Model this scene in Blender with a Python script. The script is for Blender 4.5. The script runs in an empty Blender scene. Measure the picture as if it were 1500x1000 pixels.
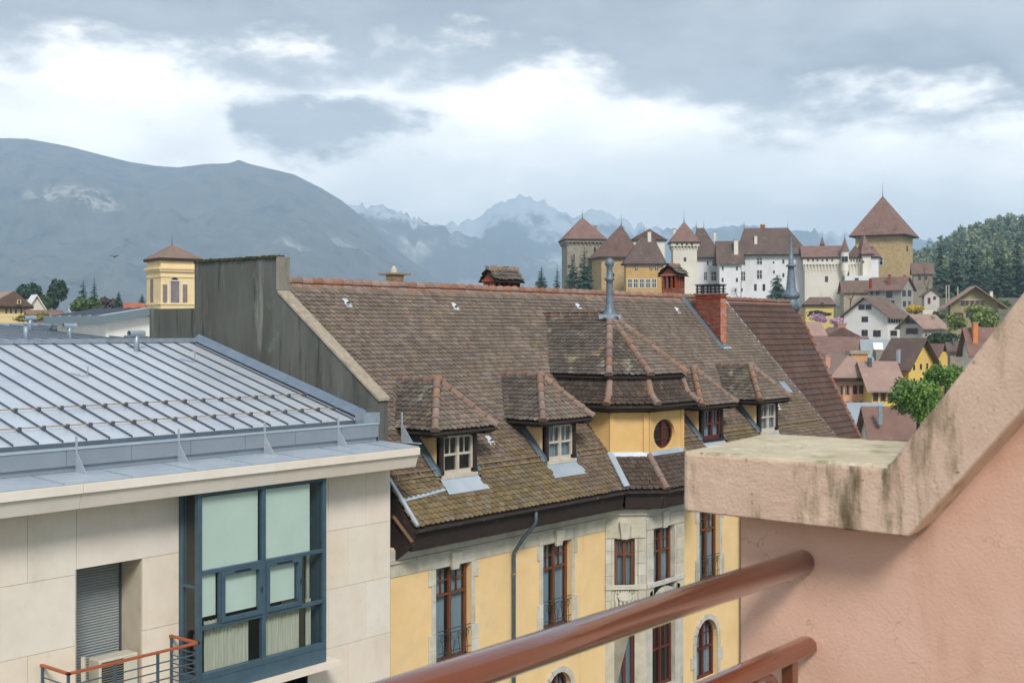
import bpy, bmesh, math, random
import numpy as np
from mathutils import Vector, Matrix, noise
from mathutils.geometry import tessellate_polygon

# ------------------------------------------------------------------ camera
# World axes: X runs along the street, Y across it (towards the yellow house), Z up.
F = 1800.0; HOR = 482.0
TH = math.atan(1462 / F); C = math.cos(TH); S = math.sin(TH); CZ = 20.0
scene = bpy.context.scene
col = scene.collection
cd = bpy.data.cameras.new('camera'); cam = bpy.data.objects.new('camera', cd); col.objects.link(cam)
cam.location = (0, 0, CZ); cam.rotation_euler = (math.pi / 2, 0, TH - math.pi / 2)
cd.sensor_width = 36; cd.lens = 36 * F / 1500; cd.shift_y = -18 / 1500
cd.clip_start = 0.05; cd.clip_end = 60000
cd.dof.use_dof = True; cd.dof.focus_distance = 36; cd.dof.aperture_fstop = 13
scene.camera = cam
scene.render.engine = 'CYCLES'
scene.cycles.use_denoising = True
scene.cycles.max_bounces = 6; scene.cycles.diffuse_bounces = 3; scene.cycles.glossy_bounces = 3
scene.cycles.transmission_bounces = 6; scene.cycles.transparent_max_bounces = 8; scene.cycles.volume_bounces = 1
scene.view_settings.view_transform = 'Standard'; scene.view_settings.look = 'None'
scene.view_settings.exposure = 1.3; scene.view_settings.gamma = 1.0

# ------------------------------------------------------------------ world: bright overcast sky with broken grey cloud
world = bpy.data.worlds.new('World'); scene.world = world; world.use_nodes = True
nt = world.node_tree; nt.nodes.clear()
def N(t, **k):
    n = nt.nodes.new(t)
    for a, b in k.items(): setattr(n, a, b)
    return n
def lk(a, b): nt.links.new(a, b)
def math_(op, a, b=None, c=None, clamp=False):
    n = N('ShaderNodeMath', operation=op); n.use_clamp = clamp
    for i, x in enumerate((a, b, c)):
        if x is None: continue
        if isinstance(x, (int, float)): n.inputs[i].default_value = x
        else: lk(x, n.inputs[i])
    return n.outputs[0]
def sstep(x, a, b):
    n = N('ShaderNodeMapRange', interpolation_type='SMOOTHSTEP')
    lk(x, n.inputs[0]); n.inputs[1].default_value = a; n.inputs[2].default_value = b
    return n.outputs[0]
SUN_EL = math.radians(42); SUN_AZ = math.radians(-126)      # direction the light comes from, measured from +X
tc = N('ShaderNodeTexCoord'); dirv = tc.outputs['Generated']
def dot(v):
    n = N('ShaderNodeVectorMath', operation='DOT_PRODUCT'); lk(dirv, n.inputs[0]); n.inputs[1].default_value = v
    return n.outputs['Value']
dx = dot((S, -C, 0)); dy = dot((C, S, 0)); dz = dot((0, 0, 1))
az = math_('ARCTAN2', dx, dy); el = math_('ARCSINE', dz)
def nz(scale, zs, detail, rough, off=(0, 0, 0)):
    m = N('ShaderNodeMapping'); lk(dirv, m.inputs[0]); m.inputs['Scale'].default_value = (scale, scale, scale * zs)
    m.inputs['Location'].default_value = off
    n = N('ShaderNodeTexNoise'); n.inputs['Scale'].default_value = 1; n.inputs['Detail'].default_value = detail
    n.inputs['Roughness'].default_value = rough; lk(m.outputs[0], n.inputs['Vector'])
    return n.outputs[0]
n1 = nz(5, 2.6, 7, .58, (3.1, 1.2, 0)); n2 = nz(13, 2.2, 8, .6, (7.7, 2, 1)); n3 = nz(2.2, 2, 3, .5, (1, 8, 4))
ne = math_('MULTIPLY_ADD', math_('SUBTRACT', n1, .5), .15, el)
ne = math_('MULTIPLY_ADD', math_('SUBTRACT', n2, .5), .085, ne)
tilt = math_('MULTIPLY', sstep(az, -.05, .36), .052)
ne = math_('ADD', ne, tilt)
deck = sstep(ne, .190, .232)
# lone grey cloud below the deck
bx_ = math_('DIVIDE', math_('ADD', az, .148), .085)
by_ = math_('DIVIDE', math_('SUBTRACT', el, .163), .030)
r2 = math_('ADD', math_('MULTIPLY', bx_, bx_), math_('MULTIPLY', by_, by_))
r2 = math_('ADD', r2, math_('MULTIPLY', math_('SUBTRACT', n2, .5), 5.0))
lone = math_('SUBTRACT', 1.0, sstep(r2, .25, 1.35))
dark = math_('MAXIMUM', deck, math_('MULTIPLY', lone, .95))
var = math_('MULTIPLY_ADD', n1, .7, math_('MULTIPLY', n2, .35))
var = sstep(var, .38, .66)
def mixc(f, a, b):
    n = N('ShaderNodeMix', data_type='RGBA')
    if isinstance(f, (int, float)): n.inputs[0].default_value = f
    else: lk(f, n.inputs[0])
    for i, x in ((6, a), (7, b)):
        if isinstance(x, tuple): n.inputs[i].default_value = x + (1,)
        else: lk(x, n.inputs[i])
    return n.outputs[2]
bright = mixc(var, (1.1, 1.05, .97), (.80, .78, .745))
grey = mixc(var, (.185, .195, .21), (.32, .33, .34))
cloud = mixc(dark, bright, grey)
sky = N('ShaderNodeTexSky', sky_type='NISHITA'); sky.sun_disc = False
sky.sun_elevation = SUN_EL; sky.sun_rotation = math.pi / 2 - SUN_AZ
skys = N('ShaderNodeVectorMath', operation='SCALE'); lk(sky.outputs[0], skys.inputs[0]); skys.inputs['Scale'].default_value = .06
skyc = mixc(.93, skys.outputs[0], cloud)
bg = N('ShaderNodeBackground'); lk(skyc, bg.inputs[0]); bg.inputs[1].default_value = 1.0
out = N('ShaderNodeOutputWorld'); lk(bg.outputs[0], out.inputs[0])

# ------------------------------------------------------------------ sun behind thin cloud
sl = bpy.data.lights.new('sun', 'SUN'); sl.energy = 1.5; sl.angle = math.radians(16); sl.color = (1, .955, .89)
so = bpy.data.objects.new('sun', sl); col.objects.link(so)
sd = Vector((math.cos(SUN_AZ) * math.cos(SUN_EL), math.sin(SUN_AZ) * math.cos(SUN_EL), math.sin(SUN_EL)))
so.rotation_euler = sd.to_track_quat('Z', 'Y').to_euler(); so.location = (0, -30, 60)

# ------------------------------------------------------------------ measuring helpers (photo pixel -> point on a real plane)
def ray(x, y):
    a = (x - 750) / F
    return (C + a * S, S - a * C, (HOR - y) / F)
def onV(x, y, v): r = ray(x, y); t = v / r[1]; return Vector((r[0] * t, v, CZ + r[2] * t))
def onU(x, y, u): r = ray(x, y); t = u / r[0]; return Vector((u, r[1] * t, CZ + r[2] * t))
def onZ(x, y, z): r = ray(x, y); t = (z - CZ) / r[2]; return Vector((r[0] * t, r[1] * t, z))
def onP(x, y, p, n):
    r = ray(x, y); t = (n[0] * p[0] + n[1] * p[1] + n[2] * (p[2] - CZ)) / (n[0] * r[0] + n[1] * r[1] + n[2] * r[2])
    return Vector((r[0] * t, r[1] * t, CZ + r[2] * t))
def atD(x, y, d): r = ray(x, y); return Vector((r[0] * d, r[1] * d, CZ + r[2] * d))
def cw(x, y, z=0.0): return Vector((C * y + S * x, S * y - C * x, z))     # (right, forward) of the view -> world
R_ = random.Random(7)

# ------------------------------------------------------------------ materials
MATS = {}
def lin(c):
    return tuple((x / 255 / 12.92) if x <= 10 else ((x / 255 + .055) / 1.055) ** 2.4 for x in c)
def mat(name, c1, c2=None, scale=3.0, rough=.85, bump=0.0, bscale=None, metal=0.0, isl=0.0, stretch=(1, 1, 1), spots=None, spec=.35,
        coat=0.0, detail=6, crack=0.0, contrast=(.3, .7)):
    """procedural Principled material: two mottled tones, optional per-piece variation, stains with their own shape"""
    if name in MATS: return MATS[name]
    m = bpy.data.materials.new(name); m.use_nodes = True; t = m.node_tree; L = t.links.new
    b = t.nodes['Principled BSDF']; b.inputs['Roughness'].default_value = rough; b.inputs['Metallic'].default_value = metal
    b.inputs['Specular IOR Level'].default_value = spec; b.inputs['Coat Weight'].default_value = coat
    c1 = lin(c1); c2 = lin(c2) if c2 else c1
    co = t.nodes.new('ShaderNodeTexCoord'); mp = t.nodes.new('ShaderNodeMapping'); L(co.outputs['Object'], mp.inputs[0])
    mp.inputs['Scale'].default_value = stretch
    n = t.nodes.new('ShaderNodeTexNoise'); n.inputs['Scale'].default_value = scale; n.inputs['Detail'].default_value = detail
    n.inputs['Roughness'].default_value = .62
    L(mp.outputs[0], n.inputs['Vector'])
    r = t.nodes.new('ShaderNodeMapRange'); r.inputs[1].default_value, r.inputs[2].default_value = contrast; L(n.outputs[0], r.inputs[0])
    mx = t.nodes.new('ShaderNodeMix'); mx.data_type = 'RGBA'; L(r.outputs[0], mx.inputs[0])
    mx.inputs[6].default_value = c1 + (1,); mx.inputs[7].default_value = c2 + (1,)
    cur = mx.outputs[2]
    for sp in (spots or []):          # (colour, noise scale, lo, hi, stretch)
        mp2 = t.nodes.new('ShaderNodeMapping'); L(co.outputs['Object'], mp2.inputs[0]); mp2.inputs['Scale'].default_value = sp[4] if len(sp) > 4 else (1, 1, 1)
        mp2.inputs['Location'].default_value = (sp[1] * 3.3, 5.1, 2.7)
        n2 = t.nodes.new('ShaderNodeTexNoise'); n2.inputs['Scale'].default_value = sp[1]; n2.inputs['Detail'].default_value = 7; L(mp2.outputs[0], n2.inputs['Vector'])
        n2.inputs['Roughness'].default_value = .65
        r2 = t.nodes.new('ShaderNodeMapRange'); r2.interpolation_type = 'SMOOTHSTEP'; r2.inputs[1].default_value = sp[2]; r2.inputs[2].default_value = sp[3]; L(n2.outputs[0], r2.inputs[0])
        m2 = t.nodes.new('ShaderNodeMix'); m2.data_type = 'RGBA'; L(r2.outputs[0], m2.inputs[0]); L(cur, m2.inputs[6]); m2.inputs[7].default_value = lin(sp[0]) + (1,)
        cur = m2.outputs[2]
    if crack:
        nd = t.nodes.new('ShaderNodeTexNoise'); nd.inputs['Scale'].default_value = crack * 3; L(co.outputs['Object'], nd.inputs['Vector'])
        mxv = t.nodes.new('ShaderNodeMix'); mxv.data_type = 'VECTOR'; mxv.inputs[0].default_value = .12; L(co.outputs['Object'], mxv.inputs[4]); L(nd.outputs['Color'], mxv.inputs[5])
        vo = t.nodes.new('ShaderNodeTexVoronoi'); vo.feature = 'DISTANCE_TO_EDGE'; vo.inputs['Scale'].default_value = crack; L(mxv.outputs[1], vo.inputs['Vector'])
        r3_ = t.nodes.new('ShaderNodeMapRange'); r3_.inputs[1].default_value = .002; r3_.inputs[2].default_value = .010; r3_.inputs[3].default_value = .4; r3_.inputs[4].default_value = 0; L(vo.outputs['Distance'], r3_.inputs[0])
        n4 = t.nodes.new('ShaderNodeTexNoise'); n4.inputs['Scale'].default_value = crack * .8; L(co.outputs['Object'], n4.inputs['Vector'])
        r4_ = t.nodes.new('ShaderNodeMapRange'); r4_.inputs[1].default_value = .5; r4_.inputs[2].default_value = .6; L(n4.outputs[0], r4_.inputs[0])
        ml = t.nodes.new('ShaderNodeMath'); ml.operation = 'MULTIPLY'; L(r3_.outputs[0], ml.inputs[0]); L(r4_.outputs[0], ml.inputs[1])
        m5 = t.nodes.new('ShaderNodeMix'); m5.data_type = 'RGBA'; L(ml.outputs[0], m5.inputs[0]); L(cur, m5.inputs[6]); m5.inputs[7].default_value = lin((120, 84, 70)) + (1,); cur = m5.outputs[2]
    if isl:
        g = t.nodes.new('ShaderNodeNewGeometry'); oi = t.nodes.new('ShaderNodeObjectInfo')
        a = t.nodes.new('ShaderNodeMath'); a.operation = 'ADD'; L(g.outputs['Random Per Island'], a.inputs[0]); L(oi.outputs['Random'], a.inputs[1])
        fr = t.nodes.new('ShaderNodeMath'); fr.operation = 'FRACT'; L(a.outputs[0], fr.inputs[0])
        h = t.nodes.new('ShaderNodeHueSaturation'); L(cur, h.inputs['Color'])
        va = t.nodes.new('ShaderNodeMapRange'); L(fr.outputs[0], va.inputs[0]); va.inputs[3].default_value = 1 - isl; va.inputs[4].default_value = 1 + isl * .9
        L(va.outputs[0], h.inputs['Value'])
        f2 = t.nodes.new('ShaderNodeMath'); f2.operation = 'MULTIPLY'; L(fr.outputs[0], f2.inputs[0]); f2.inputs[1].default_value = 7.31
        f3 = t.nodes.new('ShaderNodeMath'); f3.operation = 'FRACT'; L(f2.outputs[0], f3.inputs[0])
        vs = t.nodes.new('ShaderNodeMapRange'); L(f3.outputs[0], vs.inputs[0]); vs.inputs[3].default_value = .72; vs.inputs[4].default_value = 1.18
        L(vs.outputs[0], h.inputs['Saturation'])
        f4 = t.nodes.new('ShaderNodeMath'); f4.operation = 'MULTIPLY'; L(fr.outputs[0], f4.inputs[0]); f4.inputs[1].default_value = 23.7
        f5 = t.nodes.new('ShaderNodeMath'); f5.operation = 'FRACT'; L(f4.outputs[0], f5.inputs[0])
        vh = t.nodes.new('ShaderNodeMapRange'); L(f5.outputs[0], vh.inputs[0]); vh.inputs[3].default_value = .5 - .008; vh.inputs[4].default_value = .5 + .008
        L(vh.outputs[0], h.inputs['Hue'])
        cur = h.outputs[0]
    L(cur, b.inputs['Base Color'])
    if bump:
        n3 = t.nodes.new('ShaderNodeTexNoise'); n3.inputs['Scale'].default_value = bscale or scale * 4; n3.inputs['Detail'].default_value = 8
        L(mp.outputs[0], n3.inputs['Vector'])
        bp = t.nodes.new('ShaderNodeBump'); bp.inputs['Strength'].default_value = 1; bp.inputs['Distance'].default_value = bump
        L(n3.outputs[0], bp.inputs['Height']); L(bp.outputs[0], b.inputs['Normal'])
    MATS[name] = m
    return m
def glass(name, tint=(190, 200, 205), rough=.02, alpha=.35):
    """thin window glass: partly mirror, partly clear"""
    if name in MATS: return MATS[name]
    m = bpy.data.materials.new(name); m.use_nodes = True; t = m.node_tree; t.nodes.clear(); L = t.links.new
    o = t.nodes.new('ShaderNodeOutputMaterial'); g = t.nodes.new('ShaderNodeBsdfGlossy'); g.inputs['Roughness'].default_value = rough
    tr = t.nodes.new('ShaderNodeBsdfTransparent'); tr.inputs[0].default_value = lin(tint) + (1,)
    ge = t.nodes.new('ShaderNodeNewGeometry'); dp = t.nodes.new('ShaderNodeVectorMath'); dp.operation = 'DOT_PRODUCT'; L(ge.outputs['Normal'], dp.inputs[0]); L(ge.outputs['Incoming'], dp.inputs[1])
    def mm(op, a, b=0.0):
        n = t.nodes.new('ShaderNodeMath'); n.operation = op
        for i, x in enumerate((a, b)):
            if isinstance(x, (int, float)): n.inputs[i].default_value = x
            else: L(x, n.inputs[i])
        return n
    ad = mm('ADD', mm('MULTIPLY', mm('POWER', mm('SUBTRACT', 1.0, mm('ABSOLUTE', dp.outputs['Value']).outputs[0]).outputs[0], 4.0).outputs[0], .9).outputs[0], .05 + alpha * .2)
    mx = t.nodes.new('ShaderNodeMixShader'); L(ad.outputs[0], mx.inputs[0]); L(tr.outputs[0], mx.inputs[1]); L(g.outputs[0], mx.inputs[2]); L(mx.outputs[0], o.inputs[0])
    MATS[name] = m
    return m

# ------------------------------------------------------------------ mesh helpers
class MB:
    def __init__(s): s.v = []; s.f = []
    def add(s, vs, fs):
        o = len(s.v); s.v += [tuple(p) for p in vs]; s.f += [tuple(i + o for i in f) for f in fs]; return s
    def box(s, u0, u1, v0, v1, z0, z1):
        return s.hexa([(u0, v0, z0), (u1, v0, z0), (u1, v1, z0), (u0, v1, z0), (u0, v0, z1), (u1, v0, z1), (u1, v1, z1), (u0, v1, z1)])
    def hexa(s, p): return s.add(p, [(3, 2, 1, 0), (4, 5, 6, 7), (0, 1, 5, 4), (1, 2, 6, 5), (2, 3, 7, 6), (3, 0, 4, 7)])
    def prism(s, poly, vec):
        n = len(poly); vec = Vector(vec); p = [Vector(q) for q in poly]
        return s.add(p + [q + vec for q in p], [tuple(range(n))[::-1], tuple(range(n, 2 * n))] + [(i, (i + 1) % n, (i + 1) % n + n, i + n) for i in range(n)])
    def tube(s, pts, r, n=8, cap=True):
        P = [Vector(p) for p in pts]; rs = r if isinstance(r, (list, tuple)) else [r] * len(P); vs = []; fs = []
        prev = None
        for i, p in enumerate(P):
            d = (P[min(i + 1, len(P) - 1)] - P[max(i - 1, 0)]).normalized()
            a = prev - d * prev.dot(d) if prev is not None and (prev - d * prev.dot(d)).length > .01 else d.orthogonal()
            a.normalize(); prev = a; b = d.cross(a)
            vs += [p + (a * math.cos(2 * math.pi * k / n) + b * math.sin(2 * math.pi * k / n)) * rs[i] for k in range(n)]
        for i in range(len(P) - 1):
            fs += [(i * n + k, i * n + (k + 1) % n, (i + 1) * n + (k + 1) % n, (i + 1) * n + k) for k in range(n)]
        if cap: fs += [tuple(range(n))[::-1], tuple(range((len(P) - 1) * n, len(P) * n))]
        return s.add(vs, fs)
    def lathe(s, c, prof, n=12, rot=0.0, sx=1.0):
        vs = []; fs = []
        for r, z in prof: vs += [(c[0] + r * math.cos(2 * math.pi * k / n + rot), c[1] + r * math.sin(2 * math.pi * k / n + rot), z) for k in range(n)]
        m = len(prof)
        for i in range(m - 1): fs += [(i * n + k, i * n + (k + 1) % n, (i + 1) * n + (k + 1) % n, (i + 1) * n + k) for k in range(n)]
        fs += [tuple(range(n))[::-1], tuple(range((m - 1) * n, m * n))]
        return s.add(vs, fs)
    def sheet(s, outer, holes, fn, depth=0.0, dvec=None):
        """flat face with holes; fn maps (s, z) to 3D; holes get reveals along dvec*depth"""
        loops = [[Vector((p[0], p[1], 0)) for p in outer]] + [[Vector((p[0], p[1], 0)) for p in h] for h in holes]
        flat = [p for l in loops for p in l]
        tris = tessellate_polygon(loops)
        s.add([fn(p.x, p.y) for p in flat], [tuple(t) for t in tris])
        if depth:
            for h in holes:
                n = len(h); a = [Vector(fn(*p)) for p in h]; b = [q + Vector(dvec) * depth for q in a]
                s.add(a + b, [(i, (i + 1) % n, (i + 1) % n + n, i + n) for i in range(n)])
        return s
    def build(s, name, m=None, parent=None, smooth=False, kind=None, label=None):
        me = bpy.data.meshes.new(name); me.from_pydata(s.v, [], s.f); me.update()
        return link(name, me, m, parent, smooth, kind, label)
def link(name, me, m, parent=None, smooth=False, kind=None, label=None, mw=None):
    o = bpy.data.objects.new(name, me); col.objects.link(o)
    if m and not me.materials: me.materials.append(m)
    if smooth:
        me.polygons.foreach_set('use_smooth', [True] * len(me.polygons))
    if parent is not None:
        o.parent = parent
        o.matrix_parent_inverse = Matrix.Translation(-WL[parent.name])
        WL[o.name] = Vector((0, 0, 0)) if mw is None else mw.translation.copy()
    else: WL[o.name] = Vector((0, 0, 0))
    if mw is not None: o.matrix_basis = mw
    if kind: o['kind'] = kind
    if label: o['label'] = label
    return o
WL = {}
def thing(name, loc, label, cat, group=None):
    o = bpy.data.objects.new(name, None); col.objects.link(o); o.location = loc; o.empty_display_size = .2
    WL[o.name] = Vector(loc); o['label'] = label; o['category'] = cat
    if group: o['group'] = group
    return o
def tag(o, label, cat, group=None):
    o['label'] = label; o['category'] = cat
    if group: o['group'] = group
    return o
def child_of(part):
    """sub-parts hang from a part whose own mesh is in world coordinates"""
    return part
def bevel(o, w=.01, seg=1):
    md = o.modifiers.new('bevel', 'BEVEL'); md.width = w; md.segments = seg; md.limit_method = 'ANGLE'
    return o
def rough_up(o, amt, size, sub=0):
    """real unevenness on masonry edges"""
    if sub:
        md = o.modifiers.new('sub', 'SUBSURF'); md.subdivision_type = 'SIMPLE'; md.levels = sub; md.render_levels = sub
    tx = bpy.data.textures.new('uneven', 'CLOUDS'); tx.noise_scale = size; tx.noise_depth = 4
    md = o.modifiers.new('uneven', 'DISPLACE'); md.texture = tx; md.strength = amt; md.texture_coords = 'GLOBAL'; md.mid_level = .5
    return o

# tiles ---------------------------------------------------------------
def tile_shape(w, L, th=.026, rise=.05):
    arc = [(-.5, .46), (-.45, .20), (-.26, .03), (0, -.04), (.26, .03), (.45, .20), (.5, .46)]
    pts = [(a * w, b * w) for a, b in arc] + [(.5 * w, L), (-.5 * w, L)]
    up = [(s, t, rise * (1 - t / L) + th) for s, t in pts]
    dn = [(s, t, rise * (1 - t / L) - .004) for s, t in pts[:7]]
    fs = [tuple(range(9))] + [(i + 9, i + 10, i + 1, i) for i in range(6)]
    return np.array(up + dn), fs
def frame_of(poly):
    p = [Vector(q) for q in poly]
    n = Vector((0, 0, 0))
    for i in range(len(p)): n += (p[i] - p[0]).cross(p[(i + 1) % len(p)] - p[0])
    n.normalize()
    if n.z < 0: n = -n
    es = Vector((0, 0, 1)).cross(n).normalized() if abs(n.z) < .9999 else Vector((1, 0, 0))
    et = n.cross(es).normalized()
    return p[0], es, et, n
def inpoly(x, y, poly):
    c = False; n = len(poly); j = n - 1
    for i in range(n):
        xi, yi = poly[i]; xj, yj = poly[j]
        if (yi > y) != (yj > y) and x < (xj - xi) * (y - yi) / (yj - yi + 1e-12) + xi: c = not c
        j = i
    return c
def tile_rows(poly, w, e, rnd, skip=None, lift=.0, jit=.012):
    """placements (matrix) of scale tiles laid in half-bond rows over a sloping polygon"""
    O, es, et, en = frame_of(poly); pl = [((Vector(q) - O).dot(es), (Vector(q) - O).dot(et)) for q in poly]
    s0 = min(p[0] for p in pl); s1 = max(p[0] for p in pl); t0 = min(p[1] for p in pl); t1 = max(p[1] for p in pl)
    res = []; k = 0; t = t0 + .01
    while t < t1:
        s = s0 + (k % 2) * w / 2
        while s < s1 + w:
            if inpoly(s, t + e * .45, pl):
                c = O + es * s + et * t + en * lift
                if not (skip and skip(c)):
                    a = rnd.uniform(-jit, jit) * 4; ds = rnd.uniform(-.4, .4) * jit; dt = rnd.uniform(-1, 1) * jit
                    x = es * math.cos(a) + et * math.sin(a); y = et * math.cos(a) - es * math.sin(a)
                    p = c + es * ds + et * dt + en * rnd.uniform(0, .008)
                    res.append((x, y, en, p))
            s += w
        t += e; k += 1
    return res
def tile_sheet(rows, w, e, name, m, parent, hidden=.10):
    vs, fs = tile_shape(w * .97, e + hidden); nv = len(vs)
    A = np.array([[tuple(x), tuple(y), tuple(n)] for x, y, n, p in rows]); P = np.array([tuple(r[3]) for r in rows])
    V = np.einsum('vk,nkj->nvj', vs, A) + P[:, None, :]
    mb = MB(); mb.v = [tuple(q) for q in V.reshape(-1, 3)]
    mb.f = [tuple(i + k * nv for i in f) for k in range(len(rows)) for f in fs]
    return mb.build(name, m, parent, kind='stuff')
def tile_mesh(w, e, m, hidden=.10):
    vs, fs = tile_shape(w * .97, e + hidden); me = bpy.data.meshes.new('roof_tile'); me.from_pydata([tuple(v) for v in vs], [], fs); me.update(); me.materials.append(m)
    return me
def mtx(x, y, n, p):
    M4 = Matrix.Identity(4)
    for i, a in enumerate((x, y, n)): M4[0][i], M4[1][i], M4[2][i] = a
    M4.translation = p
    return M4
def ridge_mesh(m, r=.105, L=.44):
    """one half-round ridge tile, flared at its lower (+x) end"""
    n = 8; vs = []; fs = []
    for x, k in ((0, .88), (L * .82, 1.0), (L * .84, 1.16), (L, 1.18)):
        for i in range(n + 1):
            a = math.pi * (-.08 + 1.16 * i / n); vs.append((x, r * k * math.cos(a), r * k * math.sin(a)))
    for q in range(3):
        fs += [(q * 9 + i, q * 9 + i + 1, q * 9 + i + 10, q * 9 + i + 9) for i in range(n)]
    fs.append(tuple(range(27, 36)))
    me = bpy.data.meshes.new('ridge_tile'); me.from_pydata(vs, [], fs); me.update(); me.materials.append(m)
    me.polygons.foreach_set('use_smooth', [True] * (len(fs) - 1) + [False])
    return me
def ridge_run(p0, p1, me, parent, L=.40, sc=1.0, name='ridge_tile', jit=.01):
    p0 = Vector(p0); p1 = Vector(p1); d = (p1 - p0); n = max(1, round(d.length / L)); st = d.length / n; d.normalize()
    side = Vector((0, 0, 1)).cross(d).normalized(); up = d.cross(side)
    for i in range(n):
        q = p0 + d * (st * i) + Vector((0, 0, R_.uniform(-jit, jit)))
        mw = mtx(d * (st / .40), side * sc, up * sc, q)
        link(name, me, None, parent, mw=mw)
# ------------------------------------------------------------------ shared materials
M_yel = mat('yellow_render', (236, 204, 152), (227, 192, 138), scale=1.3, rough=.9, bump=.004, bscale=40, spots=[((208, 176, 130), 1.4, .55, .8, (1, 1, .18)), ((214, 190, 150), .5, .55, .8), ((188, 160, 120), 3.5, .66, .82, (1, 1, .12))])
M_stone = mat('pale_limestone', (206, 200, 184), (178, 172, 156), scale=2.5, rough=.9, bump=.006, bscale=25, isl=.07, spots=[((128, 122, 108), 1.6, .58, .8, (1, 1, .3))])
M_wood = mat('dark_timber', (58, 46, 42), (40, 32, 30), scale=4, rough=.7, bump=.004, bscale=30, stretch=(1, 1, 6), spots=[((98, 78, 64), 3, .6, .75)])
M_zinc = mat('zinc_sheet', (168, 178, 188), (136, 148, 160), scale=3, rough=.42, metal=.35, spec=.5, spots=[((118, 132, 146), 5, .55, .8)])
M_zincl = mat('pale_zinc', (186, 198, 208), (166, 180, 192), scale=1.6, rough=.38, metal=.25, spec=.5, isl=.05, spots=[((150, 162, 174), 2.2, .55, .85, (1, .3, 1))])
M_zincd = mat('dark_seam_zinc', (92, 100, 112), (76, 84, 96), scale=4, rough=.5, metal=.3)
M_lead = mat('blue_grey_lead', (120, 134, 146), (92, 106, 120), scale=6, rough=.55, metal=.3, spots=[((176, 186, 192), 5, .58, .75)])
M_deck = mat('roof_underlay', (52, 42, 38), rough=.95)
M_white = mat('white_paint', (204, 196, 182), (184, 174, 158), scale=5, rough=.6)
M_brownw = mat('orange_brown_woodwork', (122, 76, 50), (98, 58, 38), scale=3, rough=.5, stretch=(6, 6, 1))
M_redw = mat('dark_red_woodwork', (104, 52, 44), (84, 40, 34), scale=3, rough=.5, stretch=(6, 6, 1))
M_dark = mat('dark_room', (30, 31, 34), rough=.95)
M_iron = mat('grey_green_iron', (66, 76, 70), (50, 58, 56), scale=8, rough=.55, metal=.3)
M_glass = glass('window_glass')
M_curt = mat('white_curtain', (222, 230, 236), (196, 208, 218), scale=5, rough=.9, stretch=(14, 14, .4))
M_brick = mat('red_brick', (158, 92, 70), (132, 70, 54), scale=6, rough=.9, bump=.004, isl=.16)
M_brickd = mat('shaded_red_brick', (140, 76, 58), (112, 60, 48), scale=6, rough=.9, bump=.004, isl=.16)  # darker brick: shade put into the colour for the chimney's side face
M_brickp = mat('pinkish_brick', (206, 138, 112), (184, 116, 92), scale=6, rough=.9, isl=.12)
M_mort = mat('mortar', (150, 132, 118), (120, 104, 92), scale=9, rough=.95)
M_tile = mat('weathered_scale_tile', (124, 110, 97), (108, 95, 84), scale=.9, rough=.9, bump=.006, bscale=30, isl=.24,
             spots=[((138, 121, 106), .55, .52, .75), ((120, 106, 72), .85, .60, .74, (1, 1.2, 1.2)), ((156, 148, 130), 7, .67, .74)])
M_tilem = mat('mossy_scale_tile', (118, 102, 86), (104, 88, 72), scale=.9, rough=.92, bump=.008, bscale=30, isl=.26,
              spots=[((116, 101, 66), 1.0, .50, .72), ((100, 92, 64), 3.0, .60, .74), ((146, 124, 108), 5, .62, .74)])
M_tileg = mat('grey_lichen_tile', (104, 95, 86), (84, 75, 69), scale=1.5, rough=.92, bump=.008, bscale=30, isl=.28,
              spots=[((146, 138, 118), 1.5, .52, .68), ((126, 100, 60), 1.3, .58, .72), ((70, 72, 56), 2.5, .56, .72)])
M_tiled = mat('dark_scale_tile', (90, 76, 66), (72, 60, 54), scale=1.5, rough=.9, bump=.006, bscale=30, isl=.26, spots=[((116, 108, 84), 3, .6, .75)])
M_ridge = mat('ridge_terracotta', (152, 124, 108), (132, 106, 92), scale=3, rough=.85, bump=.004, bscale=40, isl=.16, spots=[((122, 98, 82), 5, .55, .72)])
M_ridger = mat('red_ridge_terracotta', (154, 118, 100), (136, 104, 88), scale=2, rough=.88, bump=.004, bscale=40, isl=.18, spots=[((122, 104, 86), 4, .55, .72)])
M_brownt = mat('brown_interlocking_tile', (96, 71, 60), (83, 61, 52), scale=.8, rough=.72, isl=.10, spots=[((110, 84, 71), .7, .55, .75)])

# ================================================================== yellow corner house with the tiled roof
VE, ZE, TP = 21.45, 14.96, 1.1
VR = 27.3; ZR = ZE + TP * (VR - VE); U0, U1 = 22.6, 48.5; VW = 22.2
zr = lambda v: ZE + TP * (v - VE)           # roof surface height
vr_ = lambda z: VE + (z - ZE) / TP
P0 = (0, VE, ZE); NR = (0, -TP, 1)
yh = thing('apartment_house', (35, 27, 0), 'yellow apartment house with steep fish-scale tile roof, dormers and turret', 'house')
UC = 34.4; DORM = [25.2, 29.87, 39.0, 43.33]
roof_pts = [(U0, VE, ZE), (U1, VE, ZE), (U1, VR, ZR), (U0, VR, ZR)]
roof = MB().prism([(u, v, z - .05) for u, v, z in roof_pts], (0, .05, -.12)).prism([(U0, VR, ZR - .05), (U1, VR, ZR - .05), (U1, 33.1, ZE), (U0, 33.1, ZE)], (0, -.05, -.12)).build('roof', M_deck, yh)
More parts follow.
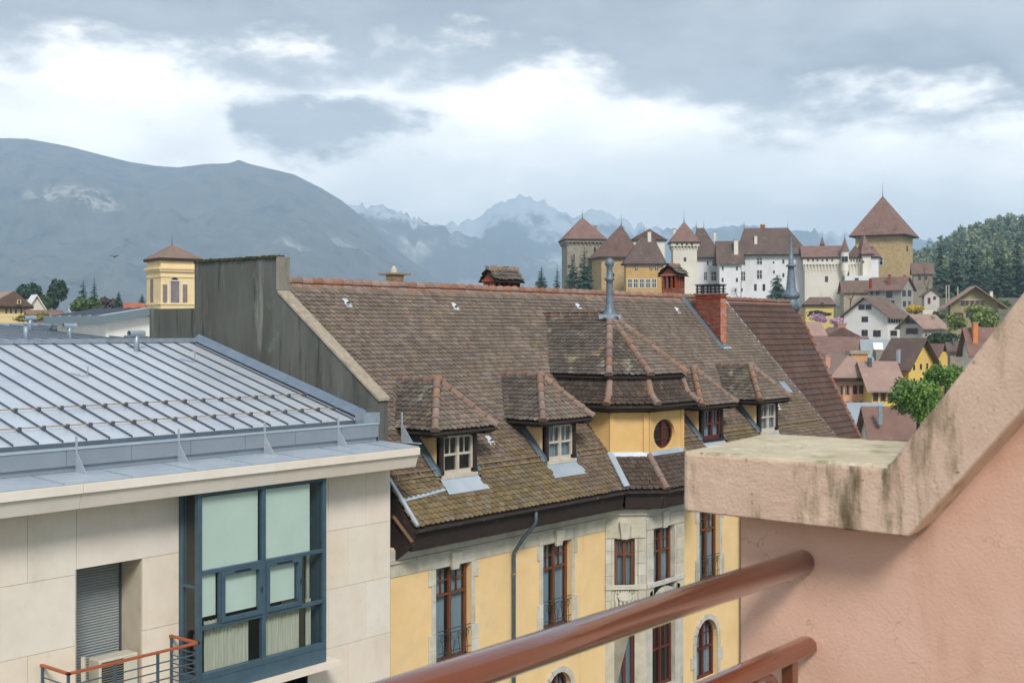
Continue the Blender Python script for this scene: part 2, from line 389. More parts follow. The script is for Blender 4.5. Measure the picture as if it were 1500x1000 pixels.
def skip(c):
    for d in DORM:
        if abs(c.x - d) < .62 and 22.55 < c.y < 24.0: return True
        if abs(c.x - d) < .80 and 21.97 < c.y < 22.6: return True
        if abs(c.x - d) < .9 - (c.y - 23.6) * .8 and 23.6 <= c.y < 24.5: return True
    if abs(c.x - UC) < 1.75 - max(0, c.y - 24.4) * 1.05 and 22.3 < c.y < 25.6: return True
    if c.y < 22.3 and c.x > 32.02 + (c.y - 21.45) * .42 and c.x < 68.8 - 32.1 - (c.y - 21.45) * .42: return True
    if 45.05 < c.x < 45.45 and 25.6 < c.y < 26.5: return True
    return False
TW, TE = .19, .16
rr = random.Random(3)
rows = tile_rows(roof_pts[:2] + [(U1, VR - .25, zr(VR - .25)), (U0, VR - .25, zr(VR - .25))], TW, TE, rr, skip)
cp = Vector((0, 0, CZ))
rows.sort(key=lambda r: (r[3] - cp).length)
vis = [r for r in rows if not (r[3].x < 23.4 and r[3].y > 23.0)]
front = [r for r in vis if r[3].y < 22.35][:300]
ids = set(id(r) for r in front)
rest = [r for r in rows if id(r) not in ids]
low = [r for r in rest if r[3].y < 23.35 + .5 * noise.noise(r[3] * .6)]; lowi = set(id(r) for r in low)
tile_sheet([r for r in rest if id(r) not in lowi], TW, TE, 'roof_tiling', M_tile, roof)
tile_sheet(low, TW, TE, 'roof_tiling', M_tilem, roof)
tm = tile_mesh(TW, TE, M_tilem)
# tiles laid singly along the eaves, where they show largest
for r in front:
    link('roof_tile', tm, None, roof, mw=mtx(*r))
# long top course and ridge
mb = MB(); u = U0
while u < U1:
    w = .2; a = Vector((u, VR - .42 + rr.uniform(-.012, .012), 0)); a.z = zr(a.y) + .05 + rr.uniform(0, .012)
    up = Vector((0, 1, TP)).normalized(); nn = Vector((0, -TP, 1)).normalized()
    q = [a, a + Vector((w * .96, 0, 0)), a + Vector((w * .96, 0, 0)) + up * .55 - nn * .03, a + up * .55 - nn * .03]
    mb.prism(q, -nn * .02); u += w
mb.build('top_course', M_ridger, roof, kind='stuff')
rm = ridge_mesh(M_ridge); rmr = ridge_mesh(M_ridger, r=.125)
ridge_run((U0, VR, ZR - .02), (U1, VR, ZR - .02), rmr, roof, L=.40)
# verges, fascia, gutter, soffit
mb = MB().prism([(U0 - .05, VE - .03, ZE + .03), (U0 - .05, 23.1, zr(23.1) + .05), (U0 - .05, 23.1, zr(23.1) - .04), (U0 - .05, VE - .03, ZE - .05)], (.1, 0, 0))
mb.v = [(a, b, c + .09) for a, b, c in mb.v]
mb.build('verge_flashing', M_zincl, roof)
mb = MB().prism([(U0 - .06, VE + .02, ZE - .06), (U0 - .06, 24.6, zr(24.6) - .06), (U0 - .06, 24.6, zr(24.6) - .42), (U0 - .06, 22.25, 14.2), (U0 - .06, 22.2, 14.05), (U0 - .06, VE + .1, ZE - .45)], (.07, 0, 0))
mb.build('bargeboard', M_wood, roof)
MB().tube([(U0 - .09, 21.52, 14.62), (U0 - .09, 22.2, 15.2)], .05, 6).build('timber_strut', mat('raw_timber', (122, 94, 74), (96, 72, 56), scale=5, rough=.85), roof)
ve2 = VE + .1
mb = MB().box(U1 - .08, U1 + .02, VE, VE + .05, ZE - .1, ZE)
mb.prism([(U1 - .06, VE, ZE + .04), (U1 - .06, VR, ZR + .06), (U1 - .06, VR, ZR - .1), (U1 - .06, VE, ZE - .1)], (.12, 0, 0))
mb.build('verge_flashing', M_zincl, roof)
def eave_run(a, b, dn, parent, fascia=True, gut=True, r=.075):
    """fascia board and half-round gutter along an eave edge a-b (outward normal dn)"""
    a = Vector(a); b = Vector(b); dn = Vector(dn)
    if fascia:
        p = [a - dn * .08, b - dn * .08]
        MB().hexa([p[0] - dn * .06 + Vector((0, 0, -.58)), p[1] - dn * .06 + Vector((0, 0, -.58)), p[1] - dn * .10 + Vector((0, 0, -.58)), p[0] - dn * .10 + Vector((0, 0, -.58)),
                   p[0] + Vector((0, 0, -.12)), p[1] + Vector((0, 0, -.12)), p[1] - dn * .06 + Vector((0, 0, -.12)), p[0] - dn * .06 + Vector((0, 0, -.12))]).build('fascia', M_wood, parent)
    if gut:
        n = 7; vs = []; d = (b - a)
        for e_ in (a, b):
            for k in range(n):
                t = math.pi * (k / (n - 1)); vs.append(e_ + dn * (-.0 + r * math.cos(t) + .02) + Vector((0, 0, -.03 - r * math.sin(t) * 1.15)))
        g = MB().add(vs, [(k, k + 1, k + 1 + n, k + n) for k in range(n - 1)])
        o = g.build('gutter', M_gut, parent); md = o.modifiers.new('thick', 'SOLIDIFY'); md.thickness = .012
M_gut = mat('weathered_gutter', (84, 78, 74), (62, 56, 54), scale=4, rough=.6, metal=.2, spots=[((150, 140, 126), 5, .6, .72)])
eave_run((U0 - .03, VE, ZE), (32.07, VE, ZE), (0, -1, 0), roof)
eave_run((68.8 - 32.07, VE, ZE), (U1, VE, ZE), (0, -1, 0), roof)
SK = [(32.07, VE, ZE), (32.98, 20.54, ZE), (68.8 - 32.98, 20.54, ZE), (68.8 - 32.07, VE, ZE)]
eave_run(SK[0], SK[1], (-.707, -.707, 0), roof); eave_run(SK[1], SK[2], (0, -1, 0), roof); eave_run(SK[2], SK[3], (.707, -.707, 0), roof)
MB().box(U0, U1, VE + .16, VW + .02, 14.36, 14.40).add([(32.15, 21.62, 14.36), (33.06, 20.72, 14.36), (35.75, 20.72, 14.36), (36.65, 21.62, 14.36)], [(0, 1, 2, 3)]).build('soffit', M_wood, roof)
# ---- facade with openings
zt, zb = onV(640, 833, VW).z, onV(640, 975, VW).z
def rect(a, b, c, d): return [(a, c), (b, c), (b, d), (a, d)]
def arch(a, b, c, d, n=10):
    r = (b - a) / 2; m = (a + b) / 2
    return [(a, c), (b, c)] + [(m + r * math.cos(math.pi * k / n), d - r + r * math.sin(math.pi * k / n)) for k in range(n + 1)]
w1 = (onV(638, 833, VW).x, onV(690, 833, VW).x); w2 = (onV(795, 800, VW).x, onV(837, 800, VW).x)
w3 = (onV(1024, 800, VW).x, onV(1054, 800, VW).x); w4 = (43.0, 44.4)
a0 = onV(801, 990, VW); a1 = onV(836, 990, VW); ar1 = (a0.x, a1.x); az1 = onV(818, 984, VW).z
a3 = (onV(1019, 900, VW).x, onV(1050, 900, VW).x); az3 = onV(1036, 906, VW).z
fl = 3.35
tops = [rect(*w, zb, zt) for w in (w1, w2, w3, w4)]
arches = [arch(ar1[0], ar1[1], az1 - 2.1, az1), arch(w1[0], w1[1], az1 - 2.1, az1), arch(a3[0], a3[1], az3 - 2.1, az3), arch(w4[0], w4[1], az3 - 2.1, az3)]
BL = 31.99; BQ = .93; BV = VW - BQ; BF0, BF1 = BL + BQ, 35.2; BR = BF1 + BQ
fw = MB()
fn = lambda s, z: (s, VW, z)
fw.sheet(rect(22.22, BL, 0, 14.4), [tops[0], tops[1], arches[0], arches[1]], fn, .24, (0, 1, 0))
fw.sheet(rect(BR, U1, 0, 14.4), [tops[2], tops[3], arches[2], arches[3]], fn, .24, (0, 1, 0))
fw.add([(22.22, VW, 0), (22.22, 32.4, 0), (22.22, 32.4, 14.4), (22.22, VW, 14.4), (U1 - .1, VW, 0), (U1 - .1, 32.4, 0), (U1 - .1, 32.4, 14.4), (U1 - .1, VW, 14.4)], [(0, 1, 2, 3), (4, 5, 6, 7), (1, 5, 6, 2), (3, 2, 6, 7)])
fw.add([(U0 + .05, VW, 14.3), (U0 + .05, 27.3, ZR - .2), (U0 + .05, 32.4, 14.3), (U1 - .05, VW, 14.3), (U1 - .05, 27.3, ZR - .2), (U1 - .05, 32.4, 14.3)], [(0, 1, 2), (3, 4, 5)])
wall = fw.build('wall', M_yel, yh)
def window(fnp, s0, s1, z0, z1, parent, mfr=M_brownw, set_=.2, cols=2, tr=.70, bars=(2, 2), curtain=True, railing=True, arched=False, mg=.3, label=None):
    """casement window: frame, glazing bars, panes, curtain and dark room behind. fnp(s, z, depth) -> 3D"""
    fr = MB(); t = .075; fb = .05
    def bar(sa, sb, za, zc, d0=set_ - fb, d1=set_ + fb):
        fr.hexa([fnp(sa, za, d0), fnp(sb, za, d0), fnp(sb, za, d1), fnp(sa, za, d1), fnp(sa, zc, d0), fnp(sb, zc, d0), fnp(sb, zc, d1), fnp(sa, zc, d1)])
    W = s1 - s0; zt_ = z1 - (z1 - z0) * (1 - tr)
    ztop = z1
    bar(s0 - .02, s0 + t, z0, ztop); bar(s1 - t, s1 + .02, z0, ztop); bar(s0, s1, z0 - .01, z0 + t * 1.4); bar(s0, s1, ztop - t, ztop + .02)
    mid = (s0 + s1) / 2
    bar(mid - t * .62, mid + t * .62, z0, ztop, set_ - fb - .012, set_ + fb)
    bar(s0, s1, zt_ - .03, zt_ + .03, set_ - fb + .004, set_ + fb)
    if arched:
        r = W / 2; n = 8
        for k in range(n):
            a, b = math.pi * k / n, math.pi * (k + 1) / n
            q = [(mid + r * 1.03 * math.cos(a), ztop - r + r * 1.03 * math.sin(a)), (mid + r * 1.03 * math.cos(b), ztop - r + r * 1.03 * math.sin(b)), (mid + (r - t) * math.cos(b), ztop - r + (r - t) * math.sin(b)), (mid + (r - t) * math.cos(a), ztop - r + (r - t) * math.sin(a))]
            fr.add([fnp(x, z, set_ - fb - .01) for x, z in q], [(0, 1, 2, 3)])
    f = fr.build('window', mfr, parent, label=label)
    gb = MB(); fr = gb; g = .014
    for k in (0, 1):
        h0 = s0 + t if k == 0 else mid + t * .6; h1 = mid - t * .6 if k == 0 else s1 - t
        bar((h0 + h1) / 2 - g, (h0 + h1) / 2 + g, zt_ + .03, ztop - t, set_ - .02, set_ + .02)
        for q in range(1, bars[1]):
            zz = zt_ + (ztop - zt_) * q / bars[1]; bar(h0, h1, zz - g, zz + g, set_ - .018, set_ + .018)
    gb.build('glazing_bar', mfr, f)
    for k in (0, 1):
        h0 = s0 + t if k == 0 else mid + t * .6; h1 = mid - t * .6 if k == 0 else s1 - t
        MB().add([fnp(h0, z0, set_), fnp(h1, z0, set_), fnp(h1, ztop, set_), fnp(h0, ztop, set_)], [(0, 1, 2, 3)]).build('pane', M_glass, f)
    if curtain:
        cb = MB(); n = 26
        for (ca, cb_) in ((s0 + .02, s0 + W * .42), (s1 - W * .46, s1 - .02)) if curtain == 'open' else ((s0 + .02, s1 - .02),):
            pv = [fnp(ca + (cb_ - ca) * i / n, z, set_ + .09 + .022 * math.sin(i * 2.1)) for i in range(n + 1) for z in (z0 + .05, ztop - .02)]
            cb.add(pv, [(2 * i, 2 * i + 2, 2 * i + 3, 2 * i + 1) for i in range(n)])
        cb.build('curtain', M_curt, f)
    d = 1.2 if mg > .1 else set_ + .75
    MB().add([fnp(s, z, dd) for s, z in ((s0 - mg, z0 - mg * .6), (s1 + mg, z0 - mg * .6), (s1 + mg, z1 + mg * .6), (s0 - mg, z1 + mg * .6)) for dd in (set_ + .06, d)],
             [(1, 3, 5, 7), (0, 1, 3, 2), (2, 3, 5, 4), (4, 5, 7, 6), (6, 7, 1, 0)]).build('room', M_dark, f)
    if railing:
        rb = MB(); q = .012; off = -.03
        for zz in (z0 + .12, z0 + .30, z0 + .80, z0 + .90):
            a, b = fnp(s0 + .01, zz, off), fnp(s1 - .01, zz, off); rb.tube([a, b], q, 5)
        k = 0
        for i in range(1, 8):
            s = s0 + W * i / 8
            rb.tube([fnp(s, z0 + .12, off), fnp(s + (.04 if i % 2 else -.04), z0 + .3, off), fnp(s, z0 + .55, off), fnp(s, z0 + (.80 if i % 2 else .58), off)], .009, 4)
        for i in range(4):
            c = s0 + W * (i + .5) / 4
            rb.tube([fnp(c + .07 * math.cos(x), z0 + .68 + .09 * math.sin(x), off) for x in [j * math.pi / 5 for j in range(11)]], .008, 4)
        rb.build('window_railing', M_iron, f)
    return f
ff = lambda s, z, d: (s, VW + d, z)
for k, w in enumerate((w1, w2, w3, w4)):
    window(ff, w[0] + .06, w[1] - .04, zb, zt, wall, curtain='open' if k != 1 else 'open')
for (s0, s1), zt2 in ((ar1, az1), (w1, az1), (a3, az3), (w4, az3)):
    window(ff, s0 + .03, s1 - .03, zt2 - 2.1, zt2, wall, mfr=M_redw, railing=False, arched=True, tr=.5)
# stone dressings round the openings: single blocks
def block(fnp, s0, s1, z0, z1, proj, parent, name='stone_block', m=M_stone, back=.0):
    g = .004
    o = MB().hexa([fnp(s0 + g, z0 + g, -proj), fnp(s1 - g, z0 + g, -proj), fnp(s1 - g, z0 + g, back), fnp(s0 + g, z0 + g, back),
                   fnp(s0 + g, z1 - g, -proj), fnp(s1 - g, z1 - g, -proj), fnp(s1 - g, z1 - g, back), fnp(s0 + g, z1 - g, back)]).build(name, m, parent)
    bevel(o, .008); return o
def surround(fnp, s0, s1, z0, z1, parent, jw=.16, key=True, tooth=.13):
    n = 6; h = (z1 - z0) / n
    for side in (-1, 1):
        for i in range(n):
            big = tooth if i in (0, 1, 5) else 0
            a, b = (s0 - jw - big, s0) if side < 0 else (s1, s1 + jw + big)
            block(fnp, a, b, z0 + i * h, z0 + (i + 1) * h, .035 if big else .028, parent)
    if key:
        m = (s0 + s1) / 2
        block(fnp, s0 - jw - .02, m - .2, z1, z1 + .36, .03, parent); block(fnp, m + .2, s1 + jw + .02, z1, z1 + .36, .03, parent)
        o = MB().hexa([fnp(m - .13, z1 - .1, -.10), fnp(m + .13, z1 - .1, -.10), fnp(m + .13, z1 - .1, 0), fnp(m - .13, z1 - .1, 0), fnp(m - .2, z1 + .4, -.16), fnp(m + .2, z1 + .4, -.16), fnp(m + .2, z1 + .4, 0), fnp(m - .2, z1 + .4, 0)]).build('keystone', M_stone, parent); bevel(o, .015)
    block(fnp, s0 - jw - .1, s1 + jw + .1, z0 - .16, z0 - .005, .12, parent, 'sill')
for w in (w1, w2, w3, w4): surround(ff, w[0], w[1], zb, zt, wall)
fz0, fz1 = onV(575, 846, VW).z, 14.26
def frieze(fnp, a, b, parent, cuts=()):
    n = max(1, round((b - a) / 1.4)); st = (b - a) / n
    for i in range(n):
        block(fnp, a + st * i, a + st * (i + 1), fz0, fz0 + .34, .025, parent, 'frieze_block')
    block(fnp, a, b, fz0 + .34, fz0 + .42, .07, parent, 'moulding'); block(fnp, a, b, fz0 + .42, fz1 + .1, .045, parent, 'cornice')
frieze(ff, 22.24, BL - .02, wall); frieze(ff, BR + .02, U1 - .12, wall)
for (s0, s1), zt2 in ((ar1, az1), (w1, az1), (a3, az3)):
    m = (s0 + s1) / 2; r = (s1 - s0) / 2; n = 9
    for k in range(n):
        a, b = math.pi * k / n + .01, math.pi * (k + 1) / n - .01
        q = [(m + rr2 * math.cos(x), zt2 - r + rr2 * math.sin(x)) for rr2, x in ((r, a), (r + .2, a), (r + .2, b), (r, b))]
        bevel(MB().prism([ff(x, z, -.05) for x, z in q], (0, .05, 0)).build('arch_stone', M_stone, wall), .01)
    for side in (-1, 1):
        for i in range(4):
            s = m + side * r; wd = .2 + (.16 if i % 2 else 0)
            block(ff, min(s, s + side * wd), max(s, s + side * wd), zt2 - r - .42 * (i + 1), zt2 - r - .42 * i, .05, wall)
# ---- stone bay below the turret
CH = lambda s, z, d: (BL + s * .7071 + d * .7071, VW - s * .7071 + d * .7071, z)          # left chamfer, s from 0
chL = BQ * 1.41421
FB = lambda s, z, d: (s, BV + d, z)
CR = lambda s, z, d: (BF1 + s * .7071 - d * .7071, BV + s * .7071 + d * .7071, z)
bz0 = onV(900, 793, 21.7).z
cs0, cs1 = .30, chL - .36
fs0, fs1 = onV(957, 790, BV).x, onV(988, 790, BV).x
ftop = onV(970, 772, BV).z
bw = MB()
hz = 11.45
bw.sheet(rect(0, chL, 0, 14.4), [rect(cs0, cs1, zb, bz0), rect(cs0, cs1, hz - 3, hz - .35)], lambda s, z: CH(s, z, 0), .2, (.7071, .7071, 0))
bw.sheet(rect(BF0, BF1, 0, 14.4), [rect(fs0, fs1, zb, ftop), arch(fs0 - .05, fs1 + .05, hz - 3, hz + .05)], lambda s, z: FB(s, z, 0), .2, (0, 1, 0))
bw.sheet(rect(0, chL, 0, 14.4), [], lambda s, z: CR(s, z, 0))
bay = bw.build('bay', M_stone, yh)
window(CH, cs0 + .03, cs1 - .02, zb, bz0, bay, set_=.16, tr=.78, bars=(2, 1), mg=.0)
window(CH, cs0 + .03, cs1 - .02, hz - 3, hz - .35, bay, set_=.16, railing=False, mfr=M_redw, mg=.0)
window(FB, fs0 + .04, fs1 - .03, zb, ftop, bay, curtain='open', mg=.0)
window(FB, fs0 - .02, fs1 + .02, hz - 3, hz + .05, bay, railing=False, arched=True, tr=.4, curtain=False, mfr=M_redw, mg=.0)
for (f_, a, b, za, zc) in ((CH, cs0, cs1, zb, bz0), (FB, fs0, fs1, zb, ftop)):
    L0, L1 = (0.0, chL) if f_ is CH else (BF0, BF1)
    n = 6; h = (zc - za) / n
    for i in range(n):
        block(f_, L0 + .01, a - .10, za + i * h, za + (i + 1) * h, .05, bay, 'pilaster_block'); block(f_, b + .10, L1 - .01, za + i * h, za + (i + 1) * h, .05, bay, 'pilaster_block')
        block(f_, a - .10, a, za + i * h, za + (i + 1) * h, .022, bay); block(f_, b, b + .10, za + i * h, za + (i + 1) * h, .022, bay)
    m = (a + b) / 2
    o = MB().hexa([f_(m - .11, zc - .02, -.08), f_(m + .11, zc - .02, -.08), f_(m + .11, zc - .02, 0), f_(m - .11, zc - .02, 0), f_(m - .18, zc + .55, -.14), f_(m + .18, zc + .55, -.14), f_(m + .18, zc + .55, 0), f_(m - .18, zc + .55, 0)]).build('keystone', M_stone, bay); bevel(o, .015)
    block(f_, L0 + .005, m - .2, zc + .02, zc + .42, .04, bay); block(f_, m + .2, L1 - .005, zc + .02, zc + .42, .04, bay)
    block(f_, L0 - .03, L1 + .03, 14.12, 14.3, .08, bay, 'cornice')
    # sill and carved apron between the storeys
    block(f_, L0 - .02, L1 + .02, za - .22, za - .01, .13, bay, 'sill')
    block(f_, L0, L1, hz + .32, hz + .48, .09, bay, 'string_course')
    if f_ is CH:
        block(f_, a, b, hz - .3, hz + .3, .03, bay, 'carved_panel')
        for k in range(5): block(f_, a + (b - a) * (k + .15) / 5, a + (b - a) * (k + .85) / 5, hz - .26, hz + .02, .07, bay, 'flute')
        o = MB().prism([f_(m + .24 * math.cos(x), hz + .12 + .16 * math.sin(x), -.03) for x in [math.pi * 2 * k / 10 for k in range(10)]], Vector(f_(0, 0, -.07)) - Vector(f_(0, 0, 0))).build('carved_shield', M_stone, bay)
    else:
        r = (b - a) / 2 + .05; nn = 9
        for k in range(nn):
            x0, x1 = math.pi * k / nn + .01, math.pi * (k + 1) / nn - .01
            q = [(m + r3 * math.cos(x), hz + .05 - r + r3 * math.sin(x)) for r3, x in ((r, x0), (r + .2, x0), (r + .2, x1), (r, x1))]
            MB().prism([f_(x, z, -.09) for x, z in q], (0, .09, 0)).build('arch_stone', M_stone, bay)
        for sx in (-1, 1):
            o = MB().prism([f_(m + sx * (r + .02 + .2 * k2), hz + .06 + .2 * k3, -.05) for k2, k3 in ((0, 0), (.9, -.9), (1.0, .6), (.2, .9))], (0, .05, 0)).build('carved_spandrel', mat('carved_stone', (150, 142, 128), (110, 104, 94), scale=9, rough=.95, bump=.03, bscale=9), bay)
# ---- skirt roof of the bay
TA, TB_, TC_ = (32.45, 22.34), (33.35, 21.44), (35.45, 21.44); TD = (68.8 - 32.45, 22.34)
TZ0 = 15.95
A3, B3, C3, D3 = [(p[0], p[1], TZ0) for p in (TA, TB_, TC_, TD)]
skf = [[SK[0], SK[1], B3, A3], [SK[1], SK[2], C3, B3], [SK[2], SK[3], D3, C3]]
sk = MB()
for q in skf: sk.prism([Vector(p) - Vector((0, 0, .05)) for p in q], (0, 0, -.08))
skirt = sk.build('bay_roof', M_deck, yh)
rws = []
for q in skf: rws += tile_rows(q, TW, TE, rr)
tile_sheet(rws, TW, TE, 'roof_tiling', M_tiled, skirt)
ridge_run(Vector(B3) + Vector((0, 0, .03)), Vector(SK[1]) + Vector((0, 0, .05)), rm, skirt, sc=1.05); ridge_run(Vector(C3) + Vector((0, 0, .03)), Vector(SK[2]) + Vector((0, 0, .05)), rm, skirt, sc=1.05)
MB().prism([Vector(A3) + Vector((-.16, 0, .10)), Vector(SK[0]) + Vector((-.16, -.02, .12)), Vector(SK[0]) + Vector((.10, -.05, .13)), Vector(A3) + Vector((.10, -.02, .14))], (0, -.02, .03)).build('valley_flashing', M_zincl, skirt)
# ---- turret
tur = MB()
TZ1 = 17.55
TFn = lambda s, z, d: (s, TB_[1] + d, z)
rc = (onV(973, 635, 21.44)); rad = .52
circ = lambda r, n=24: [(rc.x + r * 1.24 * math.cos(2 * math.pi * k / n), rc.z + r * .92 * math.sin(2 * math.pi * k / n)) for k in range(n)]
tur.sheet(rect(TB_[0], TC_[0], TZ0 - .1, TZ1), [circ(rad)], lambda s, z: TFn(s, z, 0), .16, (0, 1, 0))
tur.add([(TA[0], 25.2, TZ0 - .1), (TA[0], TA[1], TZ0 - .1), (TB_[0], TB_[1], TZ0 - .1), (TA[0], 25.2, TZ1 + .4), (TA[0], TA[1], TZ1 + .4), (TB_[0], TB_[1], TZ1)], [(0, 1, 4, 3), (1, 2, 5, 4)])
tur.add([(TD[0], 25.2, TZ0 - .1), (TD[0], TD[1], TZ0 - .1), (TC_[0], TC_[1], TZ0 - .1), (TD[0], 25.2, TZ1 + .4), (TD[0], TD[1], TZ1 + .4), (TC_[0], TC_[1], TZ1)], [(0, 1, 4, 3), (1, 2, 5, 4)])
M_yelt = mat('yellow_turret_render', (226, 188, 128), (214, 174, 112), scale=1.5, rough=.9, bump=.003, bscale=30, spots=[((196, 156, 104), 2, .6, .8, (1, 1, .4))])
turret = tur.build('turret', M_yelt, yh)
TL = lambda s, z, d: (TA[0] + s * .7071 + d * .7071, TA[1] - s * .7071 + d * .7071, z)
tl = .894 * 1.41421
for f_, a, b in ((TL, 0, tl), (TFn, TB_[0], TC_[0])):
    pw = .17
    for (x0, x1, z0, z1) in ((a, a + pw, TZ0, TZ1), (b - pw, b, TZ0, TZ1), (a + pw, b - pw, TZ1 - .22, TZ1)):
        MB().hexa([f_(x0, z0, -.05), f_(x1, z0, -.05), f_(x1, z0, .01), f_(x0, z0, .01), f_(x0, z1, -.05), f_(x1, z1, -.05), f_(x1, z1, .01), f_(x0, z1, .01)]).build('panel_frame', M_yelt, turret)
    MB().hexa([f_(a - .05, TZ0 - .16, -.12), f_(b + .05, TZ0 - .16, -.12), f_(b + .02, TZ0 - .16, 0), f_(a - .02, TZ0 - .16, 0), f_(a - .01, TZ0 + .12, -.045), f_(b + .01, TZ0 + .12, -.045), f_(b, TZ0 + .12, 0), f_(a, TZ0 + .12, 0)]).build('base_flashing', M_zincl, turret)
n = 24
ow = MB(); ci, co_ = circ(rad - .07), circ(rad + .0)
ow.add([TFn(x, z, .10) for x, z in co_ + ci], [(k, (k + 1) % n, (k + 1) % n + n, k + n) for k in range(n)])
ow.box(rc.x - .03, rc.x + .03, 21.44 + .08, 21.44 + .12, rc.z - rad * .9, rc.z + rad * .9); ow.box(rc.x - rad, rc.x + rad, 21.44 + .085, 21.44 + .115, rc.z - .19, rc.z - .165); ow.box(rc.x - rad, rc.x + rad, 21.44 + .085, 21.44 + .115, rc.z + .165, rc.z + .19)
o = ow.build('round_window', M_redw, turret)
MB().add([TFn(x, z, .13) for x, z in circ(rad)], [tuple(range(n))]).build('pane', M_glass, o)
MB().box(rc.x - .05, rc.x + .38, 21.44 + .15, 21.44 + .18, rc.z - .45, rc.z + .45).build('inner_shutter', mat('oxblood_shutter', (158, 74, 66), (140, 62, 56), scale=3, rough=.6), o)
MB().add([TFn(x, z, .3) for x, z in circ(rad * 1.05)], [tuple(range(n))]).build('room', M_dark, o)
def off(d, z):     # turret outline pushed out by d
    k = .4142 * d
    return [Vector((TA[0] - d, vr_(z) + .05, z)), Vector((TA[0] - d, TA[1] - k, z)), Vector((TB_[0] - k, TB_[1] - d, z)), Vector((TC_[0] + k, TC_[1] - d, z)), Vector((TD[0] + d, TD[1] - k, z)), Vector((TD[0] + d, vr_(z) + .05, z))]
AP = Vector((UC, 23.68, 20.46)); RB = Vector((UC, vr_(20.46) + .05, 20.46))
lo, mi, hi, up_ = off(.45, 17.58), off(.12, 17.86), off(-.04, 18.34), off(.10, 18.50)
tr_ = MB(); rws = []; rws2 = []; rws3 = []
for i in range(5):
    q1 = [lo[i], lo[i + 1], mi[i + 1], mi[i]]; q2 = [mi[i], mi[i + 1], hi[i + 1], hi[i]]
    for q in (q1, q2):
        tr_.prism([p - Vector((0, 0, .05)) for p in q], (0, 0, -.03)); rws += tile_rows(q, TW, TE * .95, rr)
fu = [[up_[0], up_[1], AP, RB], [up_[1], up_[2], AP], [up_[2], up_[3], AP], [up_[3], up_[4], AP], [up_[4], up_[5], RB, AP]]
for i, q in enumerate(fu):
    tr_.prism([p - Vector((0, 0, .05)) for p in q], (0, 0, -.03)); (rws2 if i < 2 else rws3).extend(tile_rows(q, TW, TE, rr))
troof = tr_.build('turret_roof', M_deck, yh)
tile_sheet(rws, TW, TE, 'roof_tiling', M_tiled, troof); tile_sheet(rws2, TW, TE, 'roof_tiling', M_tileg, troof); tile_sheet(rws3, TW, TE, 'roof_tiling', M_tile, troof)
for i in (1, 2, 3, 4):
    ridge_run(AP + (up_[i] - AP) * .06 + Vector((0, 0, .03)), up_[i] + Vector((0, 0, .05)), rm, troof, sc=1.15)
    ridge_run(hi[i] + Vector((0, 0, .04)), mi[i] + Vector((0, 0, .05)), rm, troof, sc=1.1, L=.45); ridge_run(mi[i] + Vector((0, 0, .05)), lo[i] + Vector((0, 0, .06)), rm, troof, sc=1.1, L=.45)
ridge_run(RB, AP, rm, troof)
for i in range(5):
    a, b = lo[i], lo[i + 1]; d = (b - a).normalized(); nn = Vector((d.y, -d.x, 0))
    if nn.dot(Vector((a + b) / 2 - Vector((UC, 24, 17)))) < 0: nn = -nn
    eave_run(a, b, nn, troof, fascia=False, r=.05)
    MB().hexa([a - nn * .32 + Vector((0, 0, -.24)), b - nn * .32 + Vector((0, 0, -.24)), b - nn * .5 + Vector((0, 0, -.24)), a - nn * .5 + Vector((0, 0, -.24)), a - nn * .02 + Vector((0, 0, -.09)), b - nn * .02 + Vector((0, 0, -.09)), b - nn * .4 + Vector((0, 0, -.02)), a - nn * .4 + Vector((0, 0, -.02))]).build('eave_board', M_wood, troof)
fin = MB().lathe((UC, 23.68), [(.34, 20.36), (.24, 20.5), (.15, 20.72), (.125, 21.0), (.115, 21.45), (.11, 21.62), (.17, 21.66), (.17, 21.72), (.115, 21.76), (.10, 22.1), (.15, 22.16), (.16, 22.24), (.13, 22.34), (.06, 22.40), (.0, 22.42)], 14).build('finial', M_lead, troof, smooth=True)
MB().prism([AP + Vector((x, y, -.12)) for x, y in ((-.30, -.26), (.28, -.28), (.30, .2), (-.32, .22))], (0, 0, .15)).build('finial_flashing', M_zincl, troof)
